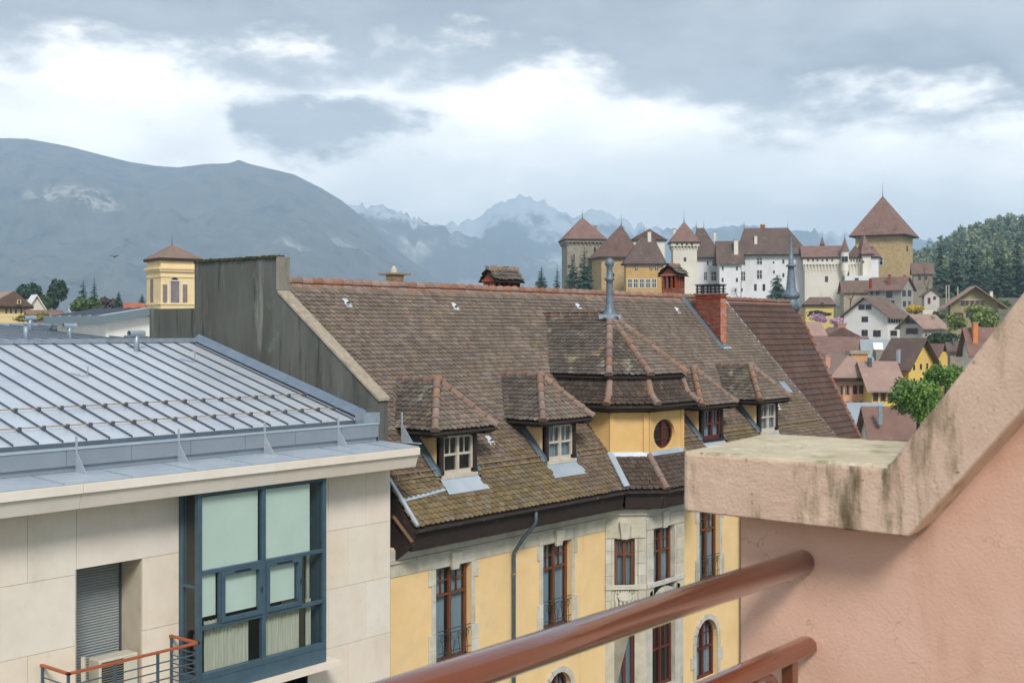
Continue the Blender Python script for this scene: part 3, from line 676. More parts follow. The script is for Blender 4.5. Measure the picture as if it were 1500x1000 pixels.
# ---- dormers
def dormer(uc, k):
    w = .75; v0 = 22.4; zs, ze = 16.0, 17.27; vb = vr_(ze) + .1
    z0 = zr(v0) - .1
    dm = MB()
    dm.add([(uc - w, v0, z0), (uc - w, vb, ze), (uc - w, v0, ze), (uc + w, v0, z0), (uc + w, vb, ze), (uc + w, v0, ze)], [(0, 1, 2), (3, 4, 5), (1, 4, 5, 2)])
    body = dm.build('dormer', M_yel, yh)
    pf = .13
    fr = MB()
    for a, b, c, d in ((uc - w, uc - w + pf, zs, ze), (uc + w - pf, uc + w, zs, ze), (uc - w + pf, uc + w - pf, ze - .15, ze)): fr.box(a, b, v0 - .07, v0 + .08, c, d)
    fr.build('timber_frame', M_wood, body)
    MB().box(uc - w + .02, uc + w - .02, v0 - .12, v0 + .06, zs - .05, zs + .05).build('sill', M_white if k != 2 else M_wood, body)
    f_ = lambda s, z, d: (s, v0 + d, z)
    mf = [M_white, M_white, M_redw, M_white][k]
    window(f_, uc - w + pf, uc + w - pf, zs + .06, ze - .15, body, mfr=mf, set_=.03, tr=.5, bars=(2, 1), railing=False, curtain=(k in (1, 2, 3)), mg=.0)
    # apron and side flashings
    b0 = zr(21.93) + .11
    MB().add([(uc - w - .03, v0 - .09, zs - .04), (uc + w + .03, v0 - .09, zs - .04), (uc + w + .03, v0 - .14, zs - .10), (uc - w - .03, v0 - .14, zs - .10), (uc + w + .10, 21.93, b0), (uc - w - .10, 21.93, b0)], [(0, 1, 2, 3), (3, 2, 4, 5)]).build('apron_flashing', M_zincl, body)
    for sx in (-1, 1):
        x0 = uc + sx * w
        MB().add([(x0 + sx * .2, v0 - .1, zr(v0 - .1) + .15), (x0 + sx * .2, 23.55, zr(23.55) + .15), (x0 + sx * .01, 23.55, zr(23.55) + .17), (x0 + sx * .01, v0 - .1, zr(v0 - .1) + .17), (x0 + sx * .012, v0 - .1, zr(v0 - .1) + .28), (x0 + sx * .012, 23.55, zr(23.55) + .28)], [(0, 1, 2, 3), (3, 2, 5, 4)]).build('side_flashing', M_lead, body)
    # roof
    hw = 1.27; vf = 22.05; ap = Vector((uc, 23.16, 18.57)); rb = Vector((uc, vr_(18.57) + .05, 18.57))
    e = [Vector((uc - hw, vr_(ze) + .08, ze)), Vector((uc - hw, vf, ze)), Vector((uc + hw, vf, ze)), Vector((uc + hw, vr_(ze) + .08, ze))]
    fs = [[e[0], e[1], ap, rb], [e[1], e[2], ap], [e[2], e[3], rb, ap]]
    rf = MB()
    for q in fs: rf.prism([p - Vector((0, 0, .05)) for p in q], (0, 0, -.03))
    rf = rf.build('dormer_roof', M_deck, body)
    tile_sheet(tile_rows(fs[0], TW, TE, rr, jit=.016), TW, TE, 'roof_tiling', M_tileg, rf)
    tile_sheet(tile_rows(fs[1], TW, TE, rr) + tile_rows(fs[2], TW, TE, rr), TW, TE, 'roof_tiling', M_tile, rf)
    ridge_run(ap + Vector((0, 0, .03)), e[1] + Vector((.03, .03, .06)), rm, rf, sc=1.1); ridge_run(ap + Vector((0, 0, .03)), e[2] + Vector((-.03, .03, .06)), rm, rf, sc=1.1); ridge_run(rb, ap, rm, rf, L=.42)
    MB().lathe((uc, 23.12), [(.13, 18.5), (.15, 18.62), (.10, 18.70), (.0, 18.72)], 10).build('ridge_cap', M_ridge, rf, smooth=True)
    for a, b, nn in ((e[0], e[1], Vector((-1, 0, 0))), (e[1], e[2], Vector((0, -1, 0))), (e[2], e[3], Vector((1, 0, 0)))):
        eave_run(a, b, nn, rf, fascia=False, r=.045)
        MB().hexa([a - nn * .28 + Vector((0, 0, -.17)), b - nn * .28 + Vector((0, 0, -.17)), b - nn * .5 + Vector((0, 0, -.17)), a - nn * .5 + Vector((0, 0, -.17)), a - nn * .02 + Vector((0, 0, -.08)), b - nn * .02 + Vector((0, 0, -.08)), b - nn * .45 + Vector((0, 0, -.02)), a - nn * .45 + Vector((0, 0, -.02))]).build('eave_board', M_wood, rf)
    # valley metal beside the dormer roof
    for sx in (-1, 1):
        p0, p1 = Vector((uc + sx * hw, vr_(ze), ze)), Vector((uc, vr_(18.57), 18.57))
        MB().add([p0 + Vector((sx * .16, 0, .06)), p1 + Vector((sx * .16, 0, .06)), p1 + Vector((0, 0, .08)), p0 + Vector((0, 0, .08))], [(0, 1, 2, 3)]).build('valley_flashing', M_lead, rf)
for k, d in enumerate(DORM): dormer(d, k)
# ---- snow rails, vents, downpipes on the roof
M_rail = mat('rusty_galvanised', (176, 160, 126), (150, 112, 78), scale=6, rough=.7, metal=.3)
def snow_rail(u0, u1, v):
    nn = Vector((0, -TP, 1)).normalized(); b = MB()
    for h, dv in ((.10, 0), (.16, .10)):
        p = [Vector((u, v + dv, zr(v + dv))) + nn * h for u in (u0, (u0 + u1) / 2, u1)]; b.tube(p, .016, 5)
    u = u0 + .2
    while u < u1:
        p = Vector((u, v, zr(v))); b.tube([p + nn * .05, p + nn * .10, p + Vector((0, .1, .11)) + nn * .16], .012, 4); u += .85
    b.build('snow_rail', M_rail, roof)
for a, b in ((U0 + .05, DORM[0] - .85), (DORM[0] + .85, DORM[1] - .85), (DORM[1] + .85, 32.2), (36.6, DORM[2] - .85), (DORM[2] + .85, DORM[3] - .85), (DORM[3] + .85, 47.9)): snow_rail(a, b, 22.42)
def vent(x, y, s=.8):
    p = onP(x, y, P0, NR); up = Vector((0, 1, TP)).normalized(); nn = Vector((0, -TP, 1)).normalized(); ux = Vector((1, 0, 0))
    a = p + nn * .06
    MB().add([a - ux * .13 * s, a + ux * .13 * s, a + up * .28 * s - ux * .11 * s, a + up * .28 * s + ux * .11 * s, a - ux * .02 + nn * .13 * s + up * .02, a - up * .12 - ux * .13 * s, a - up * .12 + ux * .15 * s, a + nn * .012 - ux * .13, a + nn * .012 + ux * .13],
             [(0, 4, 2), (4, 3, 2), (1, 3, 4), (5, 6, 8, 7)]).build('roof_vent', mat('bright_zinc', (214, 220, 226), (196, 204, 212), scale=6, rough=.4, metal=.2), roof)
for x, y in ((508, 447), (666, 452), (847, 452), (992, 457), (717, 648), (1139, 598)): vent(x, y)
p = onP(1156, 580, P0, NR); up = Vector((0, 1, TP)).normalized()
MB().prism([p + Vector((-.25, 0, .1)), p + Vector((.25, 0, .1)), p + Vector((.25, 0, .1)) + up * .6, p + Vector((-.25, 0, .1)) + up * .6], Vector((0, -.06, .05))).build('roof_hatch', M_zinc, roof)
mb = MB()
for i in range(9):
    a = onP(588 + i * 7, 738 - i * 1.9, P0, NR); b = onP(595 + i * 7, 736.1 - i * 1.9, P0, NR); nn = Vector((0, -TP, 1)).normalized()
    mb.prism([a + nn * .075, b + nn * .075, b + nn * .075 + up * .05, (a + b) / 2 + nn * .075 + up * .10, a + nn * .075 + up * .05], nn * .01)
mb.build('metal_step_strip', M_zincl, roof)
M_pipe = mat('grey_downpipe', (92, 104, 112), (74, 86, 94), scale=5, rough=.5, metal=.3)
def downpipe(xt, yt, xb, vv, side):
    t = onV(xt, yt, VE); b = onV(xb, 790, VW - .1)
    pts = [(t.x, VE, ZE - .12), (t.x, VE, ZE - .42), (t.x - .03, VE + .06, ZE - .55), ((t.x + b.x) / 2, (VE + VW) / 2, 14.05), (b.x, VW - .12, 13.62), (b.x, VW - .12, 13.4), (b.x, VW - .12, 0)]
    o = MB().tube(pts, .055, 8).build('downpipe', M_pipe, yh, smooth=True)
    for z in (13.0, 11.0, 9.0): MB().tube([(b.x, VW - .12, z), (b.x, VW - .12, z + .05)], .068, 8).build('pipe_bracket', M_rail, o)
downpipe(785, 752, 752, 0, 0)
b = onV(1085, 800, VW - .1)
o = MB().tube([(b.x, VE, ZE - .1), (b.x, VW - .12, 13.9), (b.x, VW - .12, 0)], .05, 8).build('downpipe', M_gut, yh, smooth=True)
for z in (12.9, 10.6): MB().tube([(b.x, VW - .12, z), (b.x, VW - .12, z + .05)], .064, 8).build('pipe_bracket', M_rail, o)
# ---- chimneys: each brick face laid in courses
def brick_stack(u0, u1, v0, v1, z0, z1, parent, name, ma, mbk, bl=.22, bh=.072, core=None):
    o = MB().box(u0 + .012, u1 - .012, v0 + .012, v1 - .012, z0, z1).build(name, core or M_mort, parent)
    bb = MB(); b2 = MB(); z = z0; k = 0
    while z < z1 - .01:
        for (a, b, face) in ((u0, u1, 0), (v0, v1, 1)):
            s = a - (bl / 2 if k % 2 else 0)
            while s < b - .01:
                c, d = max(a, s), min(b, s + bl)
                if d - c > .03:
                    j = rr.uniform(0, .005)
                    if face == 0: b2.box(c + .005, d - .005, v0 - j, v0 + .05, z + .005, min(z1, z + bh) - .004)
                    else: bb.box(u0 - j, u0 + .05, c + .005, d - .005, z + .005, min(z1, z + bh) - .004)
                s += bl
        z += bh; k += 1
    bb.build('brick_course', mbk, o, kind='stuff'); b2.build('brick_course', ma, o, kind='stuff')
    return o
ch = brick_stack(45.02, 45.5, 25.42, 26.62, 18.9, 21.42, roof, 'chimney', M_brickp, M_brickd)  # light on the front and shade on the side painted in by two bricks
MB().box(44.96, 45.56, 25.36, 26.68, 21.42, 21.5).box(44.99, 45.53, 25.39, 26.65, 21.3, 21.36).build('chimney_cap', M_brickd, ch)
cg = MB()
for zz in (21.55, 21.66, 21.77): cg.box(45.0, 45.52, 25.45, 26.6, zz, zz + .045)
for vv in (25.5, 25.9, 26.25, 26.55): cg.box(45.05, 45.12, vv, vv + .04, 21.5, 21.85); cg.box(45.4, 45.47, vv, vv + .04, 21.5, 21.85)
cg.box(44.98, 45.54, 25.42, 26.63, 21.84, 21.88)
cg.build('chimney_grille', mat('black_metal', (44, 44, 46), (62, 60, 56), scale=9, rough=.6), ch)
nn = Vector((0, -TP, 1)).normalized()
MB().add([Vector((44.72, 25.3, zr(25.3))) + nn * .06, Vector((44.72, 27.2, zr(27.2))) + nn * .06, Vector((45.03, 27.2, zr(27.2))) + nn * .09, Vector((45.03, 25.3, zr(25.3))) + nn * .09, Vector((45.0, 25.3, zr(25.3) + .2)), Vector((45.0, 26.7, zr(26.7) + .2))], [(0, 1, 2, 3), (3, 2, 5, 4)]).build('chimney_flashing', M_lead, ch)
MB().prism([Vector((44.95, 25.42, 19.32)), Vector((45.55, 25.42, 19.32)), Vector((45.6, 25.2, 19.12)), Vector((44.9, 25.2, 19.12))], (0, 0, .08)).build('chimney_apron', M_zincl, ch)
def tiled_chimney(xl, xc, xr, yb, ye, yt, v0, parent, core):
    """open brick chimney head with a little tiled gable roof, standing behind the ridge"""
    c = onV(xc, yb, v0); u0 = c.x; u1 = onV(xr, yb, v0).x; v1 = onU(xl, yb, u0).y
    z1 = onV(xc, ye, v0).z; zt_ = onV(xc, yt, v0).z; h = z1 - 20.9
    zl = z1 - .62
    o = brick_stack(u0, u1, v0, v1, 19.0, zl, parent, 'chimney', M_brick, M_brick)
    nb = max(3, round((u1 - u0) / .32)); p = MB()
    for i in range(nb + 1):
        s = u0 + (u1 - u0 - .08) * i / nb
        p.box(s, s + .08, v0, v0 + .1, zl, z1 - .08); p.box(s, s + .08, v1 - .1, v1, zl, z1 - .08)
    for i in range(1, 3):
        s = v0 + (v1 - v0 - .08) * i / 3; p.box(u0, u0 + .09, s, s + .08, zl, z1 - .08); p.box(u1 - .09, u1, s, s + .08, zl, z1 - .08)
    p.build('flue_pier', M_brick, o)
    MB().box(u0 + .12, u1 - .12, v0 + .13, v1 - .13, zl, z1 - .1).build('flue', M_dark, o)
    MB().box(u0 - .05, u1 + .05, v0 - .05, v1 + .05, z1 - .08, z1).build('brick_band', M_brick, o)
    vm = (v0 + v1) / 2
    MB().prism([(u0, v0, z1), (u0, v1, z1), (u0, vm, zt_ - .12)], (u1 - u0, 0, 0)).build('gable', M_brick, o)
    e = [(u0 - .1, v0 - .16, z1 - .04), (u1 + .1, v0 - .16, z1 - .04), (u1 + .1, vm, zt_ - .06), (u0 - .1, vm, zt_ - .06)]
    e2 = [(u1 + .1, v1 + .16, z1 - .04), (u0 - .1, v1 + .16, z1 - .04), (u0 - .1, vm, zt_ - .06), (u1 + .1, vm, zt_ - .06)]
    cap = MB().prism([Vector(q) - Vector((0, 0, .04)) for q in e], (0, 0, -.03)).prism([Vector(q) - Vector((0, 0, .04)) for q in e2], (0, 0, -.03)).build('chimney_roof', M_deck, o)
    tile_sheet(tile_rows(e, .19, .2, rr, jit=.03) + tile_rows(e2, .19, .2, rr, jit=.03), .19, .2, 'cap_tiles', M_tileg, cap)
    ridge_run((u0 - .1, vm, zt_ - .05), (u1 + .1, vm, zt_ - .05), rm, cap, L=.24, sc=.9)
    return o
tiled_chimney(708, 724, 762, 424, 409, 391, 28.6, roof, None)
# narrow brick chimney with a pitched tile cap, and the old yellow-brick stub
tiled_chimney(969, 991, 1003, 434, 401, 386, 28.6, roof, None)
c = onV(577, 416, 28.4); M_oldb = mat('old_yellow_brick', (168, 146, 108), (132, 112, 84), scale=8, rough=.95, isl=.15, bump=.01)
ch = brick_stack(c.x, onV(592, 416, 28.4).x, 28.4, onU(565, 416, c.x).y, 19.5, onV(577, 402, 28.4).z, roof, 'chimney', M_oldb, M_oldb)
zc = onV(577, 402, 28.4).z
MB().box(c.x - .05, c.x + .75, 28.34, 29.1, zc, zc + .06).build('chimney_cap', M_oldb, ch)
MB().lathe((c.x + .3, 28.7), [(.12, zc + .06), (.1, zc + .2), (.03, zc + .3), (0, zc + .32)], 8).build('chimney_pot', M_stone, ch)
# ================================================================== beige stone-clad building with the standing-seam zinc roof
M_panel = mat('beige_stone_cladding', (230, 218, 201), (222, 208, 190), scale=2.2, rough=.8, bump=.0015, bscale=60, isl=.018,
              spots=[((206, 192, 172), .9, .56, .82, (1, 1, .35)), ((212, 200, 182), 6, .6, .8), ((190, 174, 154), 1.6, .64, .85, (2, 2, .25))])
M_fasc = mat('beige_cornice_stone', (234, 223, 208), (224, 211, 195), scale=1.5, rough=.8, isl=.02, spots=[((170, 152, 130), 4, .66, .8, (1, 1, .4))])
M_box = mat('grey_coated_sheet', (142, 151, 159), (134, 143, 151), scale=2, rough=.5, metal=.2)
M_roofz = mat('zinc_roof_sheet', (204, 212, 221), (188, 198, 209), scale=1.1, rough=.36, metal=.25, spec=.5, isl=.06, spots=[((170, 182, 196), .8, .5, .8, (.4, 1, 1)), ((158, 168, 178), 1.4, .62, .8, (3, .25, 1)), ((200, 208, 216), 5, .62, .8)])
bb = thing('office_building', (14, 26, 0), 'modern beige stone-clad building with pale zinc standing-seam roof', 'building')
BVW, BVF, BUR = 22.0, 21.05, 22.2; UL = 4.0
ZF0, ZF1, ZF2 = 16.57, 16.88, 17.06
# core wall behind the cladding, with recess and bay voids
ru0, ru1, rv = 13.43, 14.94, 22.78; zrt = 15.25
by0, by1, byv = 15.84, 19.43, 21.34; byz = 12.29
core = MB(); J = .03
core.sheet(rect(UL, BUR, 0, ZF0), [rect(ru0, ru1, 12.45, zrt), rect(by0, by1, byz, ZF0 - .02)], lambda s, z: (s, BVW + J, z))
core.add([(BUR, BVW, 0), (BUR, 30, 0), (BUR, 30, ZF0), (BUR, BVW, ZF0)], [(0, 1, 2, 3)])
bw_ = core.build('wall', mat('joint_shadow', (158, 146, 130), rough=.95), bb)
def panel(u0, u1, z0, z1):
    o = MB().box(u0 + .004, u1 - .004, BVW, BVW + .06, z0 + .004, z1 - .004).build('stone_panel', M_panel, bw_); bevel(o, .004)
zrw = [ZF0 + .02, 15.15, 13.75, 12.34, 10.9, 9.4, 7.8, 6.2, 4.6, 3.0, 1.4, 0]
zrows = list(zip(zrw[1:], zrw[:-1]))
for i, (z0, z1) in enumerate(zrows):
    us = [UL, 5.4, 7.0, 8.6, 10.2, 11.8, ru0] if i % 2 else [UL, 6.2, 7.8, 9.4, 11.0, 12.4, ru0]
    for a, b in zip(us[:-1], us[1:]): panel(a, b, z0, z1)
    us = [by1, 20.75, BUR] if i % 2 else [by1, 20.1, 21.35, BUR]
    for a, b in zip(us[:-1], us[1:]): panel(a, b, z0, z1)
    if i == 0: panel(ru0, by0, zrt, z1)
    elif z1 > 12.45: panel(ru1, by0, z0, z1 if i > 1 else zrt)
    else:
        for a, b in ((ru0, 14.9), (14.9, by0)): panel(a, b, z0, z1)
    if z1 <= byz + .1:
        for a, b in ((by0, 17.6), (17.6, by1)): panel(a, b, z0, min(z1, byz - .12))
# recess: reveals, roller shutter
MB().box(ru0 - .02, ru0, BVW, rv + .05, 12.4, zrt).box(ru1, ru1 + .02, BVW + .06, rv + .05, 12.4, zrt).box(ru0, ru1, BVW + .06, rv + .05, zrt, zrt + .03).build('reveal', mat('reveal_stone', (200, 188, 170), (184, 172, 152), scale=2, rough=.85, spots=[((160, 148, 130), 2, .55, .8)]), bw_)
M_shut = mat('grey_roller_slat', (150, 158, 158), (140, 148, 148), scale=4, rough=.55, isl=.04)
z = 12.45; sh = None
MB().box(ru0, ru1, rv + .02, rv + .05, 12.4, zrt).build('shutter_housing', M_dark, bw_)
while z < zrt:
    a = Vector((0, 0, 0))
    MB().prism([(ru0 + .01, rv + .018, z), (ru0 + .01, rv - .008, z + .015), (ru0 + .01, rv - .012, z + .035), (ru0 + .01, rv + .006, z + .053), (ru0 + .01, rv + .018, z + .054)], (ru1 - ru0 - .06, 0, 0)).build('shutter_slat', M_shut, bw_)
    z += .057
MB().box(ru1 - .05, ru1 - .002, rv - .03, rv + .02, 12.45, zrt).build('shutter_guide', mat('shutter_guide_metal', (70, 76, 78), rough=.5), bw_)
# balcony: floor slab, handrail
M_rust = mat('terracotta_rail_paint', (176, 96, 62), (158, 80, 50), scale=6, rough=.45)
M_blue = mat('slate_blue_frame', (72, 94, 108), (60, 82, 96), scale=4, rough=.42, spec=.45)
bal = MB().box(12.6, 15.7, 21.0, BVW, 12.3, 12.45).build('balcony', M_fasc, bb)
hr = MB(); zr0 = 13.5; fv = 21.05; a0_, a1_ = 12.68, 15.62
for p, q in (((a0_, BVW, zr0), (a0_, fv, zr0)), ((a0_, fv, zr0), (a1_, fv, zr0)), ((a1_, fv, zr0), (a1_, BVW, zr0))):
    p, q = Vector(p), Vector(q); d = (q - p).normalized(); s = Vector((d.y, -d.x, 0)) * .035
    p = p - d * .035; q = q + d * .035
    hr.hexa([p - s, q - s, q + s, p + s, p - s + Vector((0, 0, .05)), q - s + Vector((0, 0, .05)), q + s + Vector((0, 0, .05)), p + s + Vector((0, 0, .05))])
bevel(hr.build('handrail', M_rust, bal), .008)
for u in (a0_, 13.68, 14.65, a1_): MB().box(u - .025, u + .025, fv - .02, fv + .02, 12.45, zr0).build('baluster_post', M_blue, bal)
for u in (a0_, a1_): MB().box(u - .022, u + .022, BVW - .06, BVW - .02, 12.45, zr0).build('baluster_post', M_blue, bal)
for k in range(5):
    zz = 12.62 + k * .17
    MB().tube([(a0_, BVW, zz), (a0_, fv, zz), (a1_, fv, zz), (a1_, BVW, zz)], .014, 6).build('rail_bar', M_blue, bal)
# bay window
fd = .09
bf = MB()
def bx(u0, u1, z0, z1, v0=byv, v1=byv + .12): bf.box(u0, u1, v0, v1, z0, z1)
zt1, zt2, zt3 = 14.87, 13.70, 12.72
mid = 17.6
bx(by0, by0 + .10, byz, ZF0, byv - .01); bx(by1 - .10, by1, byz, ZF0, byv - .01); bx(mid - .05, mid + .05, zt3, ZF0, byv - .004)
bx(by0 + .1, by1 - .1, ZF0 - .09, ZF0)
for z in (zt1, zt2): bx(by0 + .1, mid - .05, z - .04, z + .04, byv + .002); bx(mid + .05, by1 - .1, z - .04, z + .04, byv + .002)
bx(by0 + .1, by1 - .1, zt3 - .10, zt3 + .03, byv - .02)
for a, b in ((by0 + .02, mid), (mid + .004, by1 - .02)): bf.box(a, b, byv - .006, byv + .05, byz, zt3 - .1)
# left return of the bay: posts, rails
bf.box(by0, by0 + .1, BVW - .12, BVW + .02, byz, ZF0); bf.box(by0, by0 + .08, byv + .12, BVW - .12, byz, zt3)
for z in (zt1 - .3, zt2 - .3): bf.box(by0 + .005, by0 + .08, byv + .12, BVW - .12, z - .035, z + .035)
bf.box(by1 - .1, by1, byv + .1, BVW, byz, ZF0)
bay2 = bf.build('bay_window', M_blue, bb); bevel(bay2, .006)
M_gl2 = glass('green_tinted_glass', (234, 243, 240), .015, .15)
def pane2(u0, u1, z0, z1, par=None): MB().add([(u0, byv + .06, z0), (u1, byv + .06, z0), (u1, byv + .06, z1), (u0, byv + .06, z1)], [(0, 1, 2, 3)]).build('pane', M_gl2, par or bay2)
for a, b in ((by0 + .1, mid - .05), (mid + .05, by1 - .1)):
    pane2(a, b, zt1 + .04, ZF0 - .09); pane2(a, b, zt3 + .03, zt2 - .04)
pane2(by0 + .1, 16.43, zt2 + .04, zt1 - .04); pane2(18.67, by1 - .1, zt2 + .04, zt1 - .04)
for a, b in ((16.43, mid - .05), (mid + .05, 18.67)):
    cs = MB(); z0, z1 = zt2 + .04, zt1 - .04; t = .095
    for (p, q, r, s) in ((a, a + t, z0, z1), (b - t, b, z0, z1), (a + t, b - t, z0, z0 + t), (a + t, b - t, z1 - t, z1)): cs.box(p, q, byv - .035, byv + .08, r, s)
    cs.box(a - .03 if a < 17 else b, a if a < 17 else b + .03, byv, byv + .1, z0, z1)
    o = cs.build('casement', M_blue, bay2); bevel(o, .006)
    pane2(a + t, b - t, z0 + t, z1 - t, o)
    MB().box((a + b) / 2 - .22, (a + b) / 2 + .22, byv - .045, byv - .03, z1 - .06, z1 - .03).build('vent_grille', M_dark, o)
    MB().tube([(b - t * .5, byv - .04, (z0 + z1) / 2 - .06), (b - t * .5, byv - .06, (z0 + z1) / 2 + .06)], .012, 5).build('handle', M_dark, o)
for z0, z1 in ((zt1 - .26, ZF0 - .05), (zt2 - .26, zt1 - .34), (zt3, zt2 - .34)): MB().add([(by0 + .04, byv + .12, z0), (by0 + .04, BVW - .12, z0), (by0 + .04, BVW - .12, z1), (by0 + .04, byv + .12, z1)], [(0, 1, 2, 3)]).build('pane', M_gl2, bay2)
M_blind = mat('pale_green_blind', (226, 232, 226), (216, 224, 218), scale=1.2, rough=.9)
M_curt2 = mat('cream_curtain', (214, 208, 196), (180, 174, 160), scale=4, rough=.9, stretch=(9, 9, .3))
for a, b in ((by0 + .16, mid - .1), (mid + .08, by1 - .42)): MB().box(a, b, byv + .10, byv + .11, zt1 - .05, ZF0 - .12).build('roller_blind', M_blind, bay2)
for a, b, zz in ((by0 + .16, 16.36, zt2 + .22), (16.5, mid - .14, zt2 + .2), (mid + .12, 18.55, zt2 + .2)): MB().box(a, b, byv + .10, byv + .11, zz, zt1).build('roller_blind', M_blind, bay2)
for a, b, nw in ((by0 + .14, 16.05, 4), (16.12, 17.3, 12), (mid + .08, 18.75, 12), (18.95, 19.08, 2)):
    n = nw * 6; pv = [(a + (b - a) * i / n, byv + .17 + .035 * math.sin(i * 1.05) + .012 * math.sin(i * .37), z) for i in range(n + 1) for z in (byz, zt2 + .1)]
    MB().add(pv, [(2 * i, 2 * i + 2, 2 * i + 3, 2 * i + 1) for i in range(n)]).build('curtain', M_curt2, bay2, smooth=True)
MB().box(by1 - .33, by1 - .25, byv + .3, byv + .34, byz, ZF0 - .05).box(by0 + .25, by0 + .29, byv + .34, byv + .40, byz, ZF0).build('inner_post', M_white, bay2)
MB().add([(by0 + .05, BVW + .9, byz - .3), (by1 - .02, BVW + .9, byz - .3), (by1 - .02, BVW + .9, ZF0 + .1), (by0 + .05, BVW + .9, ZF0 + .1), (by0 + .05, byv + .1, byz + .02), (by1 - .02, byv + .1, byz + .02)], [(0, 1, 2, 3), (0, 1, 5, 4)]).build('room', mat('dim_room', (54, 60, 60), (40, 44, 46), scale=1.5, rough=.95), bay2)
MB().box(by0 - .25, by1 + .35, byv - .2, BVW + .05, byz - .12, byz).build('bay_sill', M_fasc, bb)
MB().box(18.5, by1 + .02, BVW + .0, BVW + .3, 10.4, 11.85).build('lower_window', M_blue, bb)
# cornice, walkway, gutter box
for a, b in ((UL, 8.3), (8.3, 13.0), (13.0, 17.75), (17.75, BUR + .10)):
    o = MB().prism([(a + .004, BVF, ZF1), (a + .004, BVF, ZF2), (a + .004, 22.0, ZF2), (a + .004, 22.0, ZF0), (a + .004, BVF + .16, ZF0), (a + .004, BVF + .05, ZF1)], (b - a - .008, 0, 0)).build('cornice_stone', M_fasc, bb); bevel(o, .006)
wk = MB().prism([(UL, BVF + .03, ZF2 + .006), (UL, BVF + .03, ZF2 + .03), (UL, 22.42, ZF2 + .10), (UL, 22.42, ZF2 + .02)], (BUR + .08 - UL, 0, 0)).build('walkway', M_zincl, bb)
for i in range(12):
    u = 5.2 + i * 1.48
    MB().prism([(u, BVF + .03, ZF2 + .02), (u, BVF + .03, ZF2 + .04), (u, 22.36, ZF2 + .11), (u, 22.36, ZF2 + .05)], (.02, 0, 0)).build('walkway_seam', M_zinc, wk)
gx = MB().prism([(UL, 22.30, 17.16), (UL, 22.30, 17.62), (UL, 22.62, 17.62), (UL, 22.62, 17.16)], (BUR - .2 - UL, 0, 0)).build('gutter_box', M_box, bb)
MB().box(UL, BUR - .2, 22.36, 22.44, ZF2 + .0, 17.32).build('upstand', mat('stained_zinc', (118, 132, 148), (98, 112, 130), scale=2.5, rough=.5, metal=.3, spots=[((150, 158, 166), 4, .55, .75)]), gx)
gx.location.z = 0
MB().box(UL, BUR - .18, 22.24, 22.30, 17.28, 17.60).build('gutter_front', M_box, gx)
MB().box(UL, BUR - .16, 22.22, 22.33, 17.60, 17.635).build('gutter_lip', M_zincl, gx)
for i in range(13):
    u = 5.95 + i * 1.48
    if u < BUR - .3:
        MB().box(u, u + .006, 22.236, 22.24, 17.28, 17.60).build('gutter_joint', M_zincd, gx); MB().box(u - .02, u + .03, 22.33, 22.37, 17.1, 17.3).build('gutter_clip', M_zincl, gx)
for x, y in ((111, 668), (261, 645), (387, 628), (495, 612), (588, 600)):
    u = onV(x, y, 22.22).x
    o = MB().prism([(u, 22.20, 17.10), (u, 22.20, 17.86), (u, 22.24, 17.86), (u, 22.235, 17.12)], (.03, 0, 0)).prism([(u, 22.20, 17.10), (u, 21.80, 17.08), (u, 22.16, 17.52), (u, 22.20, 17.52)], (.012, 0, 0)).box(u - .03, u + .05, 21.55, 22.2, 17.075, 17.10).build('guard_bracket', mat('galvanised_plate', (186, 194, 200), (170, 178, 186), scale=5, rough=.45, metal=.35), bb)
# zinc roof
RE, RZ = 22.9, 17.69; RRV, RRZ = 29.85, 19.64
zs_ = lambda v: RZ + (v - RE) * (RRZ - RZ) / (RRV - RE)
rz = MB().prism([(UL, RE, RZ - .02), (UL, RRV, RRZ - .02), (UL, RRV, RRZ - .25), (UL, RE, RZ - .25)], (BUR - UL, 0, 0)).prism([(UL, RRV, RRZ - .02), (UL, 36.8, 18.0), (UL, 36.8, 17.7), (UL, RRV, RRZ - .25)], (BUR - UL, 0, 0)).build('zinc_roof', M_roofz, bb)
u = 12.59 - .54 * 15; seams = []
while u < BUR - .25:
    seams.append(u)
    MB().prism([(u + .005, RE, RZ - .016), (u + .005, RRV, RRZ - .016), (u + .535, RRV, RRZ - .016), (u + .535, RE, RZ - .016)], (0, 0, .016)).build('roof_sheet', M_roofz, rz) if u + .54 < BUR - .2 else None
    MB().prism([(u - .011, RE - .01, RZ), (u - .011, RRV, RRZ), (u - .011, RRV, RRZ + .042), (u - .011, RE - .01, RZ + .042)], (.022, 0, 0)).build('standing_seam', M_zincd, rz)
    u += .54
MB().box(UL, BUR - .1, RE - .04, RE + .02, RZ - .30, RZ - .005).build('roof_edge', mat('edge_zinc', (112, 126, 136), (98, 112, 122), scale=4, rough=.5, metal=.3), rz)
MB().box(UL, BUR - .02, RRV - .14, RRV + .14, RRZ - .02, RRZ + .10).build('ridge_cap', M_zinc, rz)
RN = (0, -(RRZ - RZ) / (RRV - RE), 1)
for (xa, ya, xb, yb) in ((0, 635, 300, 615), (0, 606, 300, 590)):
    pv = onP(xa, ya, (0, RE, RZ), RN).y; pv2 = onP(xb, yb, (0, RE, RZ), RN).y; v = (pv + pv2) / 2
    MB().tube([(UL, v, zs_(v) + .085), (BUR - .35, v, zs_(v) + .085)], .013, 6).build('snow_guard', M_rail, rz)
    for u in seams: MB().box(u - .028, u + .028, v - .035, v + .035, zs_(v) + .02, zs_(v) + .11).build('seam_clamp', M_zincd, rz)
